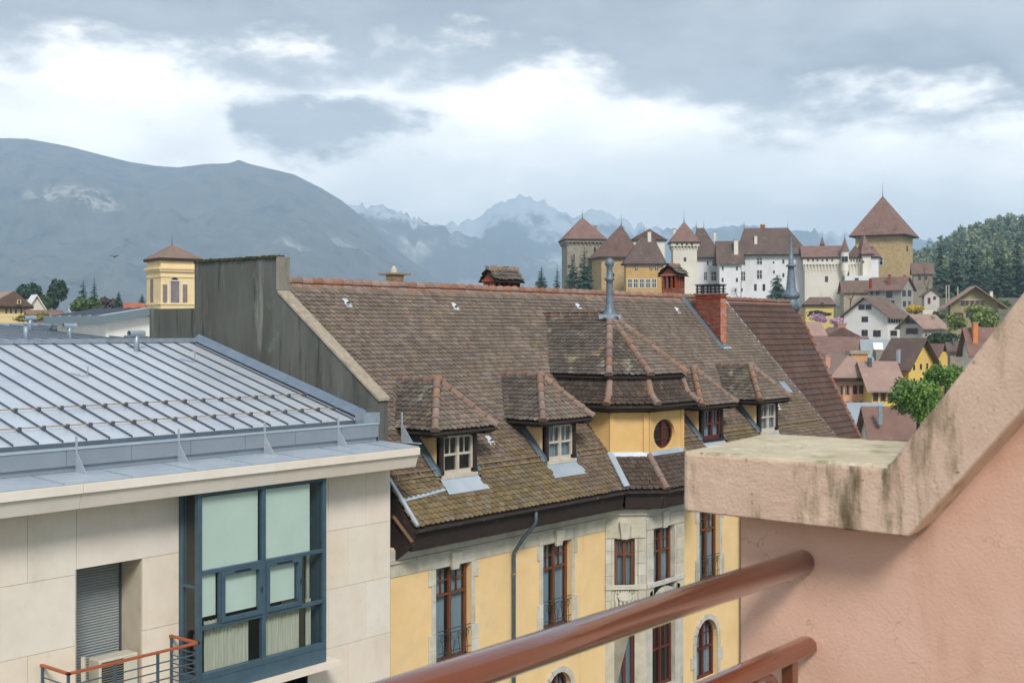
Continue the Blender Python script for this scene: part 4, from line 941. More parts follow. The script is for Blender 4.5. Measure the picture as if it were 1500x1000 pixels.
# flashing up against the party wall
MB().prism([(BUR - .22, RE - .05, RZ + .03), (BUR - .22, RRV, RRZ + .03), (BUR - .01, RRV, RRZ + .20), (BUR - .01, RE - .05, RZ + .20)], (0, 0, .02)).build('wall_flashing', mat('blue_zinc', (134, 150, 166), (116, 132, 150), scale=2, rough=.4, metal=.35), rz)
MB().prism([(BUR - .5, 22.42, 17.62), (BUR + .05, 22.42, 17.62), (BUR + .05, 22.75, 17.62), (BUR - .5, 22.75, 17.62)], (0, 0, .26)).build('gutter_outlet', M_zinc, rz)
def vent_pipe(u, v, z0, h, parent, tee=True):
    b = MB().tube([(u, v, z0), (u, v, z0 + h)], .075, 10)
    if tee: b.tube([(u - .24, v, z0 + h), (u + .24, v, z0 + h)], .09, 10, cap=False)
    return b.build('vent_pipe', M_zinc, parent, smooth=True)
p = onP(200, 514, (0, RE, RZ), RN); vent_pipe(p.x, p.y, p.z - .05, .52, rz)
for x, y in ((128, 553), (285, 531)):      # small safety hooks
    p = onP(x, y, (0, RE, RZ), RN)
    MB().tube([p + Vector((-.3, .25, .12)), p + Vector((-.12, .1, .06)), p + Vector((0, 0, .04)), p + Vector((.02, 0, .28)), p + Vector((-.05, .05, .3))], .018, 5).build('safety_hook', M_zinc, rz)
ac = thing('air_conditioner', (14.3, 22.25, 12.45), 'beige air-conditioning unit standing in the shuttered balcony recess', 'air conditioner')
M_ac = mat('beige_enamel', (206, 200, 184), (192, 186, 168), scale=3, rough=.45)
bevel(MB().box(13.95, 14.85, 22.02, 22.42, 12.53, 13.33).build('casing', M_ac, ac), .02)
gr = MB()
for k in range(14): gr.box(14.0, 14.5, 22.0, 22.012, 12.6 + k * .048, 12.62 + k * .048)
gr.build('fan_grille', mat('grille_grey', (120, 116, 104), rough=.5), ac); MB().box(14.0, 14.5, 22.012, 22.019, 12.58, 13.28).build('fan_opening', M_dark, ac)
MB().box(14.0, 14.1, 22.05, 22.38, 12.45, 12.53).box(14.7, 14.8, 22.05, 22.38, 12.45, 12.53).build('foot', M_dark, ac)
tag(MB().tube([(13.52, 21.9, 12.45), (13.52, 21.9, 13.52)], .05, 8).build('white_pipe', M_white), 'short upright white pipe beside the roller shutter', 'pipe')

# ================================================================== bare concrete party wall between the two roofs
M_conc = mat('streaked_concrete', (100, 101, 95), (76, 77, 72), scale=1.2, rough=.95, bump=.01, bscale=18, stretch=(1, 1, .22),
             spots=[((132, 132, 122), 1.6, .56, .74, (1, 1, .12)), ((52, 54, 50), 2.8, .52, .70, (1, 1, .10)), ((120, 130, 122), .8, .6, .8)])
M_cop = mat('coping_cement', (176, 164, 146), (142, 130, 114), scale=5, rough=.95, bump=.012, bscale=14, spots=[((112, 104, 90), 7, .58, .72)])
pw = thing('party_wall', (22.38, 26, 15), 'tall bare grey concrete party wall stepping above the zinc roof', 'wall')
q0 = onU(408, 426, 22.2); q1 = onU(553.6, 584, 22.2); bk = onU(285, 400, 22.2).y; bk2 = onU(219, 460, 22.2).y
ztop = 21.99; zlow = onU(250, 452, 22.2).z
body = MB().prism([(22.2, q1.y - .02, 14), (22.2, q1.y, q1.z - .02), (22.2, q0.y, q0.z - .02), (22.2, q0.y, ztop), (22.2, bk, ztop), (22.2, bk, zlow), (22.2, bk2, zlow), (22.2, bk2, 14)], (.36, 0, 0)).build('wall', M_conc, pw)
MB().prism([(22.16, q1.y - .06, q1.z - .05), (22.16, q0.y + .0, q0.z - .05), (22.16, q0.y + .0, q0.z + .02), (22.16, q1.y - .06, q1.z + .02)], (.42, 0, 0)).build('coping', M_cop, pw)
o = MB().box(22.16, 22.60, q0.y - .012, q0.y + .05, q0.z + .03, ztop + .01).build('stack_end', mat('pale_cement', (150, 146, 134), (118, 114, 104), scale=3, rough=.95, stretch=(1, 1, .4), bump=.01), pw)
ms = MB(); rm_ = random.Random(5)
for i in range(420):
    v = rm_.uniform(q0.y + .05, bk); u = 22.18 + rm_.random() ** 2 * .36; r = rm_.uniform(.03, .075); z = ztop + rm_.uniform(-.03, .02)
    ms.lathe((u, v), [(r, z - .02), (r * .8, z + r * .5), (0, z + r * .75)], 5, rm_.random())
ms.build('moss', mat('dark_moss', (66, 66, 42), (46, 48, 34), scale=9, rough=1, bump=.02), pw, kind='stuff')

# ================================================================== zinc roofs further back
br = thing('rear_building', (20, 42, 0), 'low zinc-roofed building behind the ridge with a raised white-sided lantern', 'building')
e0, e1 = 34.5, 46.0; zq = lambda v: 19.72 + (v - 39) * .06
rb_ = MB().prism([(2, e0, zq(e0)), (2, e1, zq(e1)), (2, e1, zq(e1) - .3), (2, e0, zq(e0) - .3)], (36, 0, 0)).box(2.5, 37.5, e0 + .5, e1 + 6, 0, 19.1).build('zinc_roof', M_roofz, br)
for i in range(60):
    u = 2.3 + i * .6
    MB().prism([(u, e0, zq(e0)), (u, e1, zq(e1)), (u, e1, zq(e1) + .05), (u, e0, zq(e0) + .05)], (.03, 0, 0)).build('standing_seam', M_zincd, rb_)
MB().box(2, 38, e1 - .1, e1 + .25, zq(e1) - .1, zq(e1) + .10).build('ridge_cap', M_zinc, rb_)
for x, y in ((38, 490), (44, 478), (74, 479), (102, 492)):
    p = onV(x, y, 43.0 if y < 485 else 38); p.z = zq(p.y)
    vent_pipe(p.x, p.y, p.z, .45, rb_, tee=x > 40)
lv = 39.0; pa = onV(156, 485, lv); l0 = pa.x; l1 = l0 + 3.4; l2v = onU(84, 475, l0).y
zw_, zl_, zp = onV(156, 472, lv).z, onV(156, 465, lv).z, onV(205, 455, lv).z; um = (l0 + l1) / 2
ltn = MB().box(l0, l1, lv, l2v, 19, zw_).prism([(l0, lv, zw_), (l1, lv, zw_), (um, lv, zp - .2)], (0, l2v - lv, 0)).build('lantern', mat('white_cladding', (232, 228, 216), (220, 216, 202), scale=2, rough=.7), br)
M_gf = mat('grey_green_fascia', (112, 126, 130), rough=.5)
for sx, ua, ub_ in ((-1, l0 - .35, um), (1, l1 + .35, um)):
    k = (zp - zl_) / (um - l0); za = zl_ - .35 * k
    MB().prism([(ua, lv - .3, za), (ub_, lv - .3, zp), (ub_, lv - .3, zp + .1), (ua, lv - .3, za + .1)], (0, l2v - lv + .6, 0)).build('lantern_roof', M_roofz, ltn)
    MB().prism([(ua + sx * .01, lv - .33, za - .16), (ub_, lv - .33, zp - .16), (ub_, lv - .33, zp + .12), (ua + sx * .01, lv - .33, za + .12)], (0, .028, 0)).build('lantern_fascia', M_gf, ltn)
    MB().box(min(ua, ua + sx * .03), max(ua, ua + sx * .03), lv - .3, l2v + .3, za - .16, za + .12).build('lantern_fascia', M_gf, ltn)
for i in range(5):
    v = lv + .4 + i * (l2v - lv) / 5; MB().prism([(l0 - .35, v, zl_ - .35 * k + .1), (um, v, zp + .1), (um, v, zp + .15), (l0 - .35, v, zl_ - .35 * k + .15)], (0, .04, 0)).build('standing_seam', M_zincd, ltn)

# ================================================================== brown-tiled neighbour to the right
nb = thing('neighbour_house', (53, 27, 0), 'house with plain chocolate-brown tile roof and grey spire finial', 'house')
BT = 1.75; NP = (0, -BT, 1); PB = (0, 28.0, 21.37); zn = lambda v: 21.37 - (28.0 - v) * BT
tr1 = onP(1166, 452, PB, NP); br1 = onP(1250, 622, PB, NP)
ub = tr1.x + (br1.x - tr1.x) * (28 - 23.2) / (tr1.y - br1.y + 1e-6)
pts = [(U1 - .6, 23.2, zn(23.2)), (ub, 23.2, zn(23.2)), (tr1.x, 28, 21.37), (U1 - .6, 28, 21.37)]
nroof = MB().prism([Vector(p) - Vector((0, 0, .06)) for p in pts], (0, .1, -.1)).prism([(U1 - .6, 28, 21.3), (tr1.x, 28, 21.3), (ub, 33, 12.8), (U1 - .6, 33, 12.8)], (0, 0, -.1)).add([(tr1.x, 28, 21.3), (ub, 23.2, zn(23.2)), (ub, 33, 12.8)], [(0, 1, 2)]).build('roof', M_deck, nb)
tile_sheet(tile_rows(pts, .27, .30, rr, jit=.006), .27, .30, 'roof_tiling', M_brownt, nroof, hidden=.05)
rmb = ridge_mesh(mat('brown_ridge_tile', (140, 100, 82), (120, 84, 68), scale=3, rough=.8, isl=.1), r=.12)
ridge_run((tr1.x, 28, 21.38), (ub, 23.2, zn(23.2) + .05), rmb, nroof, L=.42)
ridge_run((U1 - .6, 28, 21.36), (tr1.x, 28, 21.36), rmb, nroof, L=.5)
MB().box(U1 - .5, tr1.x, 27.86, 27.93, 21.14, 21.27).build('ridge_flashing', mat('pink_mortar', (190, 150, 134), rough=.9), nroof)
MB().add([(U1 - .1, 23.6, 0), (ub - .6, 23.6, 0), (ub - .6, 23.6, zn(23.6) - .1), (U1 - .1, 23.6, zn(23.6) - .1), (ub - .6, 32.5, 0), (ub - .6, 32.5, zn(23.6) - .1)], [(0, 1, 2, 3), (1, 4, 5, 2)]).build('wall', M_panel, nb)
cx, cy = tr1.x - .15, 28.0
MB().lathe((cx, cy), [(.42, 20.9), (.36, 21.45), (.30, 21.5), (.42, 21.56), (.46, 21.68), (.40, 21.82), (.28, 21.9), (.24, 22.1), (.17, 22.9), (.15, 23.1), (.26, 23.14), (.26, 23.2), (.14, 23.26), (.09, 24.0), (.03, 24.6), (.0, 24.75)], 10).build('finial', M_lead, nroof, smooth=True)

# ================================================================== foreground: pink balcony wall and brown railing
M_pink = mat('pink_stucco', (232, 190, 169), (222, 176, 152), scale=5, rough=.9, bump=.0012, bscale=170, crack=7.0, spots=[((206, 156, 132), 5, .55, .75, (1, 1, .25)), ((230, 198, 182), 3, .58, .76), ((202, 152, 130), 2.2, .58, .8), ((236, 214, 202), 7, .68, .78), ((168, 132, 114), 38, .70, .78)])
M_cap = mat('stained_cast_coping', (226, 196, 174), (210, 178, 156), scale=9, rough=.93, bump=.0018, bscale=160,
            spots=[((158, 138, 116), 13, .50, .66, (1, 1, .30)), ((96, 84, 58), 6.5, .53, .66, (1, 1.2, .22)), ((112, 98, 82), 90, .62, .72), ((70, 60, 48), 30, .70, .76)])
M_captop = mat('lichen_coping_top', (206, 194, 168), (182, 168, 142), scale=12, rough=.95, bump=.004, bscale=110, spots=[((142, 138, 98), 9, .55, .7), ((220, 212, 196), 22, .56, .68), ((104, 94, 80), 34, .63, .72)])
fg = thing('balcony_wall', (2.3, .6, 18.5), 'pink stuccoed balcony side wall with stepped stained coping', 'wall')
WU = 2.13; SU = 2.05
s1 = onU(1000, 657, SU); s2 = onU(1300, 682, SU); sv0, sv1, szt = s2.y, s1.y, s2.z
th_ = .116; slope = (onU(1500, 425, SU).z - szt) / (sv0 - onU(1500, 425, SU).y)
wv = onU(1085, 850, WU).y
b1 = onU(1330, 787, SU); vE = -.6; sl2 = (onU(1500, 600, SU).z - b1.z) / (b1.y - onU(1500, 600, SU).y)
wl = MB().prism([(WU, wv, 17.6), (WU, wv, szt - th_ + .01), (WU, b1.y, b1.z + .01), (WU, vE, b1.z + .01 + (b1.y - vE) * sl2), (WU, vE, 17.6)], (.32, 0, 0)).build('wall', M_pink, fg)
rough_up(wl, .0012, .03, 6)
cap_poly = [(sv1, szt - th_), (sv1, szt), (sv0, szt), (vE, szt + (sv0 - vE) * slope), (vE, b1.z + (b1.y - vE) * sl2), (b1.y, b1.z)]
bm = bmesh.new(); vs0 = [bm.verts.new((SU, v, z)) for v, z in cap_poly]; vs1 = [bm.verts.new((SU + .47, v + (.07 if i < 2 else 0), z)) for i, (v, z) in enumerate(cap_poly)]
bm.faces.new(vs0[::-1]); bm.faces.new(vs1); nn_ = len(cap_poly)
for i in range(nn_): bm.faces.new((vs0[i], vs0[(i + 1) % nn_], vs1[(i + 1) % nn_], vs1[i]))
bmesh.ops.recalc_face_normals(bm, faces=bm.faces); bmesh.ops.triangulate(bm, faces=[f for f in bm.faces if len(f.verts) > 4])
me = bpy.data.meshes.new('coping'); bm.to_mesh(me); bm.free()
me.materials.append(M_cap); me.materials.append(M_captop)
for p in me.polygons:
    if p.normal.z > .95: p.material_index = 1
cp_ = link('coping', me, None, fg)
md = cp_.modifiers.new('bev', 'BEVEL'); md.width = .009; md.segments = 3; md.limit_method = 'ANGLE'; md.angle_limit = math.radians(25)
md = cp_.modifiers.new('remesh', 'SUBSURF'); md.subdivision_type = 'SIMPLE'; md.levels = 5; md.render_levels = 5
rough_up(cp_, .0022, .02)
rl = thing('balcony_railing', (1.4, 1.0, 18.6), 'glossy brown metal balcony railing running into the pink wall', 'railing')
M_brail = mat('brown_gloss_paint', (118, 62, 40), (104, 52, 33), scale=3, rough=.22, spec=.6, coat=.9, bump=.0004, bscale=60, spots=[((84, 46, 32), 55, .68, .74), ((140, 84, 60), 18, .66, .76)])
r0 = onU(1176, 823, WU)
hr_ = MB().tube([(-1.5, r0.y, r0.z), (0, r0.y, r0.z), (1.0, r0.y, r0.z), (WU + .05, r0.y, r0.z)], .0235, 24).build('handrail', M_brail, rl, smooth=True)
r1 = onU(1182, 944, WU); lz = r1.z
lr = MB().prism([(-1.5, r1.y - .020, lz - .012), (-1.5, r1.y - .020, lz + .006), (-1.5, r1.y - .009, lz + .016), (-1.5, r1.y + .009, lz + .016), (-1.5, r1.y + .020, lz + .006), (-1.5, r1.y + .020, lz - .012)], (WU + 1.53, 0, 0)).build('lower_rail', M_brail, rl)
bevel(lr, .004, 2)
bu = onV(1157, 980, r1.y).x
for k in range(8):
    u = bu - k * .42
    MB().box(u - .011, u + .011, r1.y - .011, r1.y + .011, 18.6, lz - .012).build('baluster', M_brail, rl)
    cxx = u - .12
    MB().tube([(cxx + .075 * math.cos(a), r1.y, lz - .10 + .082 * math.sin(a)) for a in [2 * math.pi * j / 24 for j in range(25)]], .010, 8).build('scroll_ring', M_brail, rl, smooth=True)
MB().box(-1.5, WU, r1.y - .012, r1.y + .012, 18.58, 18.6).build('bottom_rail', M_brail, rl)
# ================================================================== terrain
def sm(x, a, b):
    t = max(0, min(1, (x - a) / (b - a))); return t * t * (3 - 2 * t)
PR = [(0, 0), (95, 1), (140, 7), (200, 13.5), (250, 18.5), (310, 24.5), (350, 28), (450, 33), (600, 48), (800, 80), (1000, 104), (1400, 110), (3000, 60), (12000, 40)]
def ground_z(x, y):
    d = max(1, y); a = x / d
    for (d0, z0), (d1, z1) in zip(PR[:-1], PR[1:]):
        if d0 <= d <= d1: h = z0 + (z1 - z0) * (d - d0) / (d1 - d0); break
    else: h = 0
    k = sm(a, .06, .24)
    if d > 420: k = k * (1 - sm(d, 420, 700)) + sm(a, .16, .42) * sm(d, 420, 700)
    return h * k + (1.5 * noise.noise(Vector((x * .02, y * .02, 0))) if d > 90 else 0)
gx_ = []
ys = [-3000, -400, -60, 0, 20, 40, 60, 80] + [95 + i * 12 for i in range(34)] + [520 + i * 30 for i in range(20)] + [1200, 1500, 2000, 3000, 4500, 7000, 10000]
xs = [-10000, -7500, -5000, -2500, -1200, -600, -300, -150, -80, -40] + [i * 12 for i in range(0, 40)] + [520, 600, 700, 850, 1100, 1600, 2500, 5000, 7500, 10000]
mb = MB(); nx = len(xs)
for y in ys:
    for x in xs: p = cw(x, y, ground_z(x, y) - .02); mb.v.append(tuple(p))
mb.f = [(j * nx + i, j * nx + i + 1, (j + 1) * nx + i + 1, (j + 1) * nx + i) for j in range(len(ys) - 1) for i in range(nx - 1)]
mb.build('ground', mat('town_ground', (92, 96, 70), (104, 98, 86), scale=.05, rough=.95, spots=[((74, 88, 46), .08, .5, .65)]), kind='structure')

# ================================================================== mountains
def ridge_at(prof, x):
    for (x0, y0), (x1, y1) in zip(prof[:-1], prof[1:]):
        if x0 <= x <= x1: return y0 + (y1 - y0) * (x - x0) / (x1 - x0)
    return prof[0][1] if x < prof[0][0] else prof[-1][1]
def mountain(name, prof, x0, x1, D, foot, zfoot, m, nu, nv, amp, fr, back=1.25, seed=0, jag=0.0):
    """relief between a skyline (photo profile, at distance D) and a foot nearer by, with gullies and spurs"""
    mb = MB()
    for i in range(nu + 1):
        x = x0 + (x1 - x0) * i / nu; a = (x - 750) / F
        zt_ = CZ + (HOR - ridge_at(prof, x)) / F * D
        zt_ += jag * D * noise.fractal(Vector((x * .09, seed, 3)), .9, 2, 5)
        for j in range(nv + 1):
            t = j / nv
            if t <= .85:
                q = t / .85; d = foot + (D - foot) * q
                s = q ** 1.25 * .55 + .45 * q * q * (3 - 2 * q)
                z = zfoot + (zt_ - zfoot) * s
                w = math.sin(math.pi * min(1, q * 1.02)) ** .7
                P = Vector((a * d * fr, d * fr, seed))
                n_ = noise.ridged_multi_fractal(P, .9, 2.1, 6, .9, 2.0) - 1.0
                n2_ = noise.fractal(P * 3.1, .8, 2.1, 5)
                z += amp * w * (n_ * .6 + n2_ * .35) * (zt_ - zfoot)
                d += amp * w * n2_ * (D - foot) * .25
            else:
                q = (t - .85) / .15; d = D + (D * back - D) * q; z = zt_ + (zfoot - zt_) * q
            mb.v.append(tuple(cw(a * d, d, z)))
    n = nv + 1
    mb.f = [(i * n + j, (i + 1) * n + j, (i + 1) * n + j + 1, i * n + j + 1) for i in range(nu) for j in range(nv)]
    return mb.build(name, m, smooth=True, kind='structure')
def rock_mat(name, forest, forest2, rock, lo, hi, sc, snow=None, snowz=0, blobs=()):
    m = mat(name, forest, forest2, scale=sc, rough=.95, detail=10, contrast=(.35, .65)); t = m.node_tree; L = t.links.new
    b = t.nodes['Principled BSDF']; cur = b.inputs['Base Color'].links[0].from_socket
    g = t.nodes.new('ShaderNodeNewGeometry'); co = t.nodes.new('ShaderNodeTexCoord')
    n = t.nodes.new('ShaderNodeTexNoise'); n.inputs['Scale'].default_value = sc * 1.7; n.inputs['Detail'].default_value = 10; n.inputs['Roughness'].default_value = .68; L(co.outputs['Object'], n.inputs['Vector'])
    def blend(fac, c):
        nonlocal cur
        x = t.nodes.new('ShaderNodeMix'); x.data_type = 'RGBA'; L(fac, x.inputs[0]); L(cur, x.inputs[6]); x.inputs[7].default_value = lin(c) + (1,); cur = x.outputs[2]
    def mr(s, a, b_):
        x = t.nodes.new('ShaderNodeMapRange'); x.interpolation_type = 'SMOOTHSTEP'; L(s, x.inputs[0]); x.inputs[1].default_value = a; x.inputs[2].default_value = b_; return x.outputs[0]
    def op(o_, a, b_):
        x = t.nodes.new('ShaderNodeMath'); x.operation = o_
        for i, q in enumerate((a, b_)):
            if isinstance(q, (int, float)): x.inputs[i].default_value = q
            else: L(q, x.inputs[i])
        return x.outputs[0]
    tot = None
    for (c, r) in blobs:          # limestone cliffs, each at its own place on the mountain
        v = t.nodes.new('ShaderNodeVectorMath'); v.operation = 'SUBTRACT'; L(g.outputs['Position'], v.inputs[0]); v.inputs[1].default_value = c
        s = t.nodes.new('ShaderNodeVectorMath'); s.operation = 'MULTIPLY'; L(v.outputs[0], s.inputs[0]); s.inputs[1].default_value = (1 / r[0], 1 / r[0], 1 / r[1])
        l = t.nodes.new('ShaderNodeVectorMath'); l.operation = 'LENGTH'; L(s.outputs[0], l.inputs[0])
        f = op('MULTIPLY', mr(l.outputs['Value'], 1.1, .35), mr(n.outputs[0], lo, hi)); tot = f if tot is None else op('MAXIMUM', tot, f)
    if tot is not None: blend(tot, rock)
    elif rock: blend(mr(n.outputs[0], lo, hi), rock)
    if snow:
        sx = t.nodes.new('ShaderNodeSeparateXYZ'); L(g.outputs['Position'], sx.inputs[0])
        h = op('ADD', sx.outputs[2], op('MULTIPLY', op('SUBTRACT', n.outputs[0], .5), snowz * 3.0))
        blend(mr(h, snowz * .85, snowz * 1.15), snow)
    L(cur, b.inputs['Base Color'])
    return m
prof1 = [(-500, 250), (-300, 215), (-120, 196), (0, 202), (40, 203), (100, 214), (150, 227), (190, 237), (230, 243), (262, 245), (300, 240), (335, 239), (350, 234), (366, 240), (400, 248), (430, 255), (470, 275), (500, 293), (540, 325), (580, 364), (620, 394), (655, 418), (720, 446), (820, 478)]
def mp(x, y):
    """point on the left mountain's slope seen at a photo position"""
    a = (x - 750) / F; zt_ = CZ + (HOR - ridge_at(prof1, x)) / F * 5600; best = None
    for k in range(201):
        q = k / 200; d = 3000 + 2600 * q; z = 2 + (zt_ - 2) * (q ** 1.25 * .55 + .45 * q * q * (3 - 2 * q))
        e = abs(HOR - (z - CZ) / d * F - y)
        if best is None or e < best[0]: best = (e, tuple(cw(a * d, d, z)))
    return best[1]
M_m1 = rock_mat('wooded_mountain', (40, 49, 40), (98, 88, 73), (172, 165, 155), .42, .56, .012,
                blobs=[(mp(105, 286), (170, 75)), (mp(140, 300), (110, 60)), (mp(60, 283), (90, 40)), (mp(515, 350), (130, 110)), (mp(530, 372), (90, 80)), (mp(440, 362), (110, 70))])
mountain('mountain', prof1, -600, 830, 5600, 3000, 2, M_m1, 420, 130, .17, .0018, seed=1)
prof2 = [(380, 330), (450, 300), (520, 300), (548, 300), (575, 306), (610, 322), (650, 334), (690, 346), (740, 358), (790, 378), (850, 395), (950, 412), (1100, 425), (1300, 430)]
mountain('far_mountain', prof2, 360, 1320, 6800, 5400, 0, rock_mat('far_wooded_mountain', (60, 66, 58), (86, 84, 74), (150, 146, 138), .5, .62, .0018, snow=(196, 202, 208), snowz=720), 220, 60, .16, .0006, seed=5, jag=.006)
prof3 = [(380, 300), (470, 322), (560, 318), (640, 330), (700, 322), (720, 300), (742, 292), (770, 288), (800, 296), (822, 312), (845, 318), (870, 304), (900, 318), (940, 332), (1000, 336), (1100, 330), (1250, 345), (1500, 360)]
mountain('snowy_mountain', prof3, 360, 1520, 7600, 6000, 0, rock_mat('snowy_rock', (70, 76, 80), (96, 98, 98), (130, 128, 126), .5, .62, .001, snow=(190, 198, 206), snowz=600), 220, 60, .20, .0004, seed=9, jag=.006)
prof4 = [(1180, 420), (1300, 360), (1340, 338), (1400, 322), (1450, 310), (1500, 298), (1600, 270), (1750, 240), (2000, 230)]
# wooded hill on the right is part of the ground sheet above; its trees follow below

# scattered houses of the far lakeside town at the mountain foot
mbt = MB(); rt = random.Random(11)
for i in range(520):
    x = rt.uniform(-40, 640); d = rt.uniform(2300, 3500); a = (x - 750) / F
    z = max(0, (d - 3000) / 2600 * 330 * rt.uniform(.2, 1.0)) if d > 3000 else 0
    z += rt.uniform(0, 25)
    p = cw(a * d, d, z); w = rt.uniform(7, 16); h = rt.uniform(6, 11); an = rt.uniform(0, 3)
    ex, ey = Vector((math.cos(an), math.sin(an), 0)) * w, Vector((-math.sin(an), math.cos(an), 0)) * w * .7
    q = [p - ex - ey, p + ex - ey, p + ex + ey, p - ex + ey]
    mbt.hexa([c - Vector((0, 0, 30)) for c in q] + [c + Vector((0, 0, h)) for c in q])
mbt.build('far_town', mat('far_house_walls', (222, 216, 206), (188, 170, 156), scale=.02, rough=.9, isl=.25), kind='stuff')
def bumpy_canopy(name, pts, m, seed, leaf, per, spread, label=None, kind='stuff'):
    r = random.Random(seed); mb = MB()
    for (p, rad, h) in pts:
        for k in range(per):
            a = r.uniform(0, 6.283); rr_ = rad * math.sqrt(r.random()); t = r.random()
            c = p + Vector((math.cos(a) * rr_ * (1 - .6 * t), math.sin(a) * rr_ * (1 - .6 * t), h * (.15 + .85 * t)))
            d1 = Vector((r.gauss(0, 1), r.gauss(0, 1), r.gauss(0, .7))).normalized() * leaf * r.uniform(.6, 1.3); d2 = d1.orthogonal().normalized() * leaf * r.uniform(.5, 1.1)
            mb.add([c - d1, c - d2, c + d1, c + d2], [(0, 1, 2, 3)])
    o = mb.build(name, m, kind=kind)
    return o
M_conif = mat('conifer_needles', (68, 94, 74), (48, 72, 58), scale=.25, rough=.9, isl=.3)
M_leafm = mat('mid_green_leaves', (92, 112, 62), (70, 92, 52), scale=.3, rough=.85, isl=.3)
M_leaff = mat('fresh_green_leaves', (116, 150, 58), (84, 122, 44), scale=.8, rough=.8, isl=.28)
M_wood2 = mat('winter_wood', (98, 88, 78), (78, 70, 62), scale=.3, rough=.95, isl=.2)
M_bark = mat('bark', (84, 72, 62), (62, 54, 48), scale=2, rough=.95, bump=.02)
# woods covering the far hill and its lower slopes
rf_ = random.Random(21); pts = []; pts2 = []
for i in range(1900):
    d = rf_.uniform(470, 1150); a = rf_.uniform(.21, .62); x = a * d
    p = cw(x, d, ground_z(x, d) - 1)
    (pts if rf_.random() < .3 else pts2).append((p, rf_.uniform(3, 5.5), rf_.uniform(7, 14)))
bumpy_canopy('hill_woodland', pts, M_conif, 1, 1.6, 26, 1); bumpy_canopy('hill_woodland', pts2, mat('hill_broadleaf', (116, 128, 88), (96, 106, 76), scale=.02, rough=.9, isl=.3), 2, 1.5, 24, 1)

# ================================================================== trees that can be told apart
def conifer(x, yb, yt, wpx, D, label, dens=1.0, m=M_conif, group=None, kind='spruce'):
    b = atD(x, yb, D); t = atD(x, yt, D); h = t.z - b.z; r = wpx / 2 * D / F
    o = thing('conifer_tree', b, label, 'tree', group); rd = random.Random(int(x * 7 + yt))
    MB().tube([b - Vector((0, 0, 3)), b + Vector((0, 0, h * .5)), t], [r * .12, r * .08, .02], 6).build('trunk', M_bark, o)
    mb = MB(); nl = int(26 * dens)
    for k in range(nl):
        q = k / nl; z = b.z + h * (.08 + .92 * q); rad = r * (1 - q) ** (.75 if kind == 'spruce' else .45) * rd.uniform(.75, 1.12) + .05 * r
        nb_ = max(4, int(11 * (1 - q) + 4))
        for i in range(nb_):
            a = rd.uniform(0, 6.283); rl_ = rad * rd.uniform(.55, 1.1); dr = Vector((math.cos(a), math.sin(a), rd.uniform(-.35, .05)))
            sd_ = Vector((-math.sin(a), math.cos(a), rd.uniform(-.3, .3)))
            for s in range(4):
                f = (s + 1) / 4; c = Vector((b.x, b.y, z)) + dr * rl_ * f; w = rl_ * (.34 - .05 * s) * rd.uniform(.7, 1.3)
                u_ = Vector((0, 0, rl_ * .12 * rd.uniform(.3, 1.4)))
                mb.add([c - dr * rl_ * .22 + u_, c - sd_ * w - u_ * .8, c + dr * rl_ * .2 - u_ * .4, c + sd_ * w - u_ * .8], [(0, 1, 2, 3)])
    mb.build('crown', m, o)
    return o
def broadleaf(x, yb, yc, wpx, hpx, D, label, m, n=2600, leaf=.16, lobes=9, trunk=True, cat='tree', name='broadleaf_tree', group=None, flat=1.0):
    """crown of leaf-sized faces gathered in uneven clumps, with limbs"""
    b = atD(x, yb, D); c = atD(x, yc, D); rx = wpx / 2 * D / F; rz_ = hpx / 2 * D / F; rd = random.Random(int(x * 3 + yc * 5))
    o = thing(name, b, label, cat, group)
    cl = []
    for k in range(lobes):
        a = rd.uniform(0, 6.283); e = rd.uniform(-.8, 1.0); q = rd.uniform(.35, .78)
        cl.append((c + Vector((math.cos(a) * rx * q * math.cos(e), math.sin(a) * rx * q * math.cos(e) * flat, math.sin(e) * rz_ * q)), rd.uniform(.32, .52)))
    tb = MB()
    if trunk: tb.tube([b - Vector((0, 0, 2)), b + (c - b) * .5, c], [rx * .07, rx * .05, rx * .02], 6)
    for p, s in cl: tb.tube([b + (c - b) * .45, (b + (c - b) * .7 + p) / 2, p], [rx * .035, rx * .02, rx * .008], 4)
    tb.build('trunk' if trunk else 'stem', M_bark, o)
    mb = MB()
    for i in range(n):
        p, s = cl[i % lobes]
        d = Vector((rd.gauss(0, 1), rd.gauss(0, 1) * flat, rd.gauss(0, 1))); d = d.normalized() * (rd.random() ** .45)
        q = p + Vector((d.x * rx * s, d.y * rx * s, d.z * rz_ * s * 1.05)) * rd.choice((1, 1, 1, 1.22))
        l = leaf * rd.uniform(.6, 1.3); d1 = Vector((rd.gauss(0, 1), rd.gauss(0, 1), rd.gauss(0, .8))).normalized() * l; d2 = d1.cross(Vector((rd.gauss(0, 1), rd.gauss(0, 1), rd.gauss(0, 1)))).normalized() * l * .6
        mb.add([q - d1, q - d2, q + d1, q + d2], [(0, 1, 2, 3)])
    mb.build('crown', m, o)
    return o
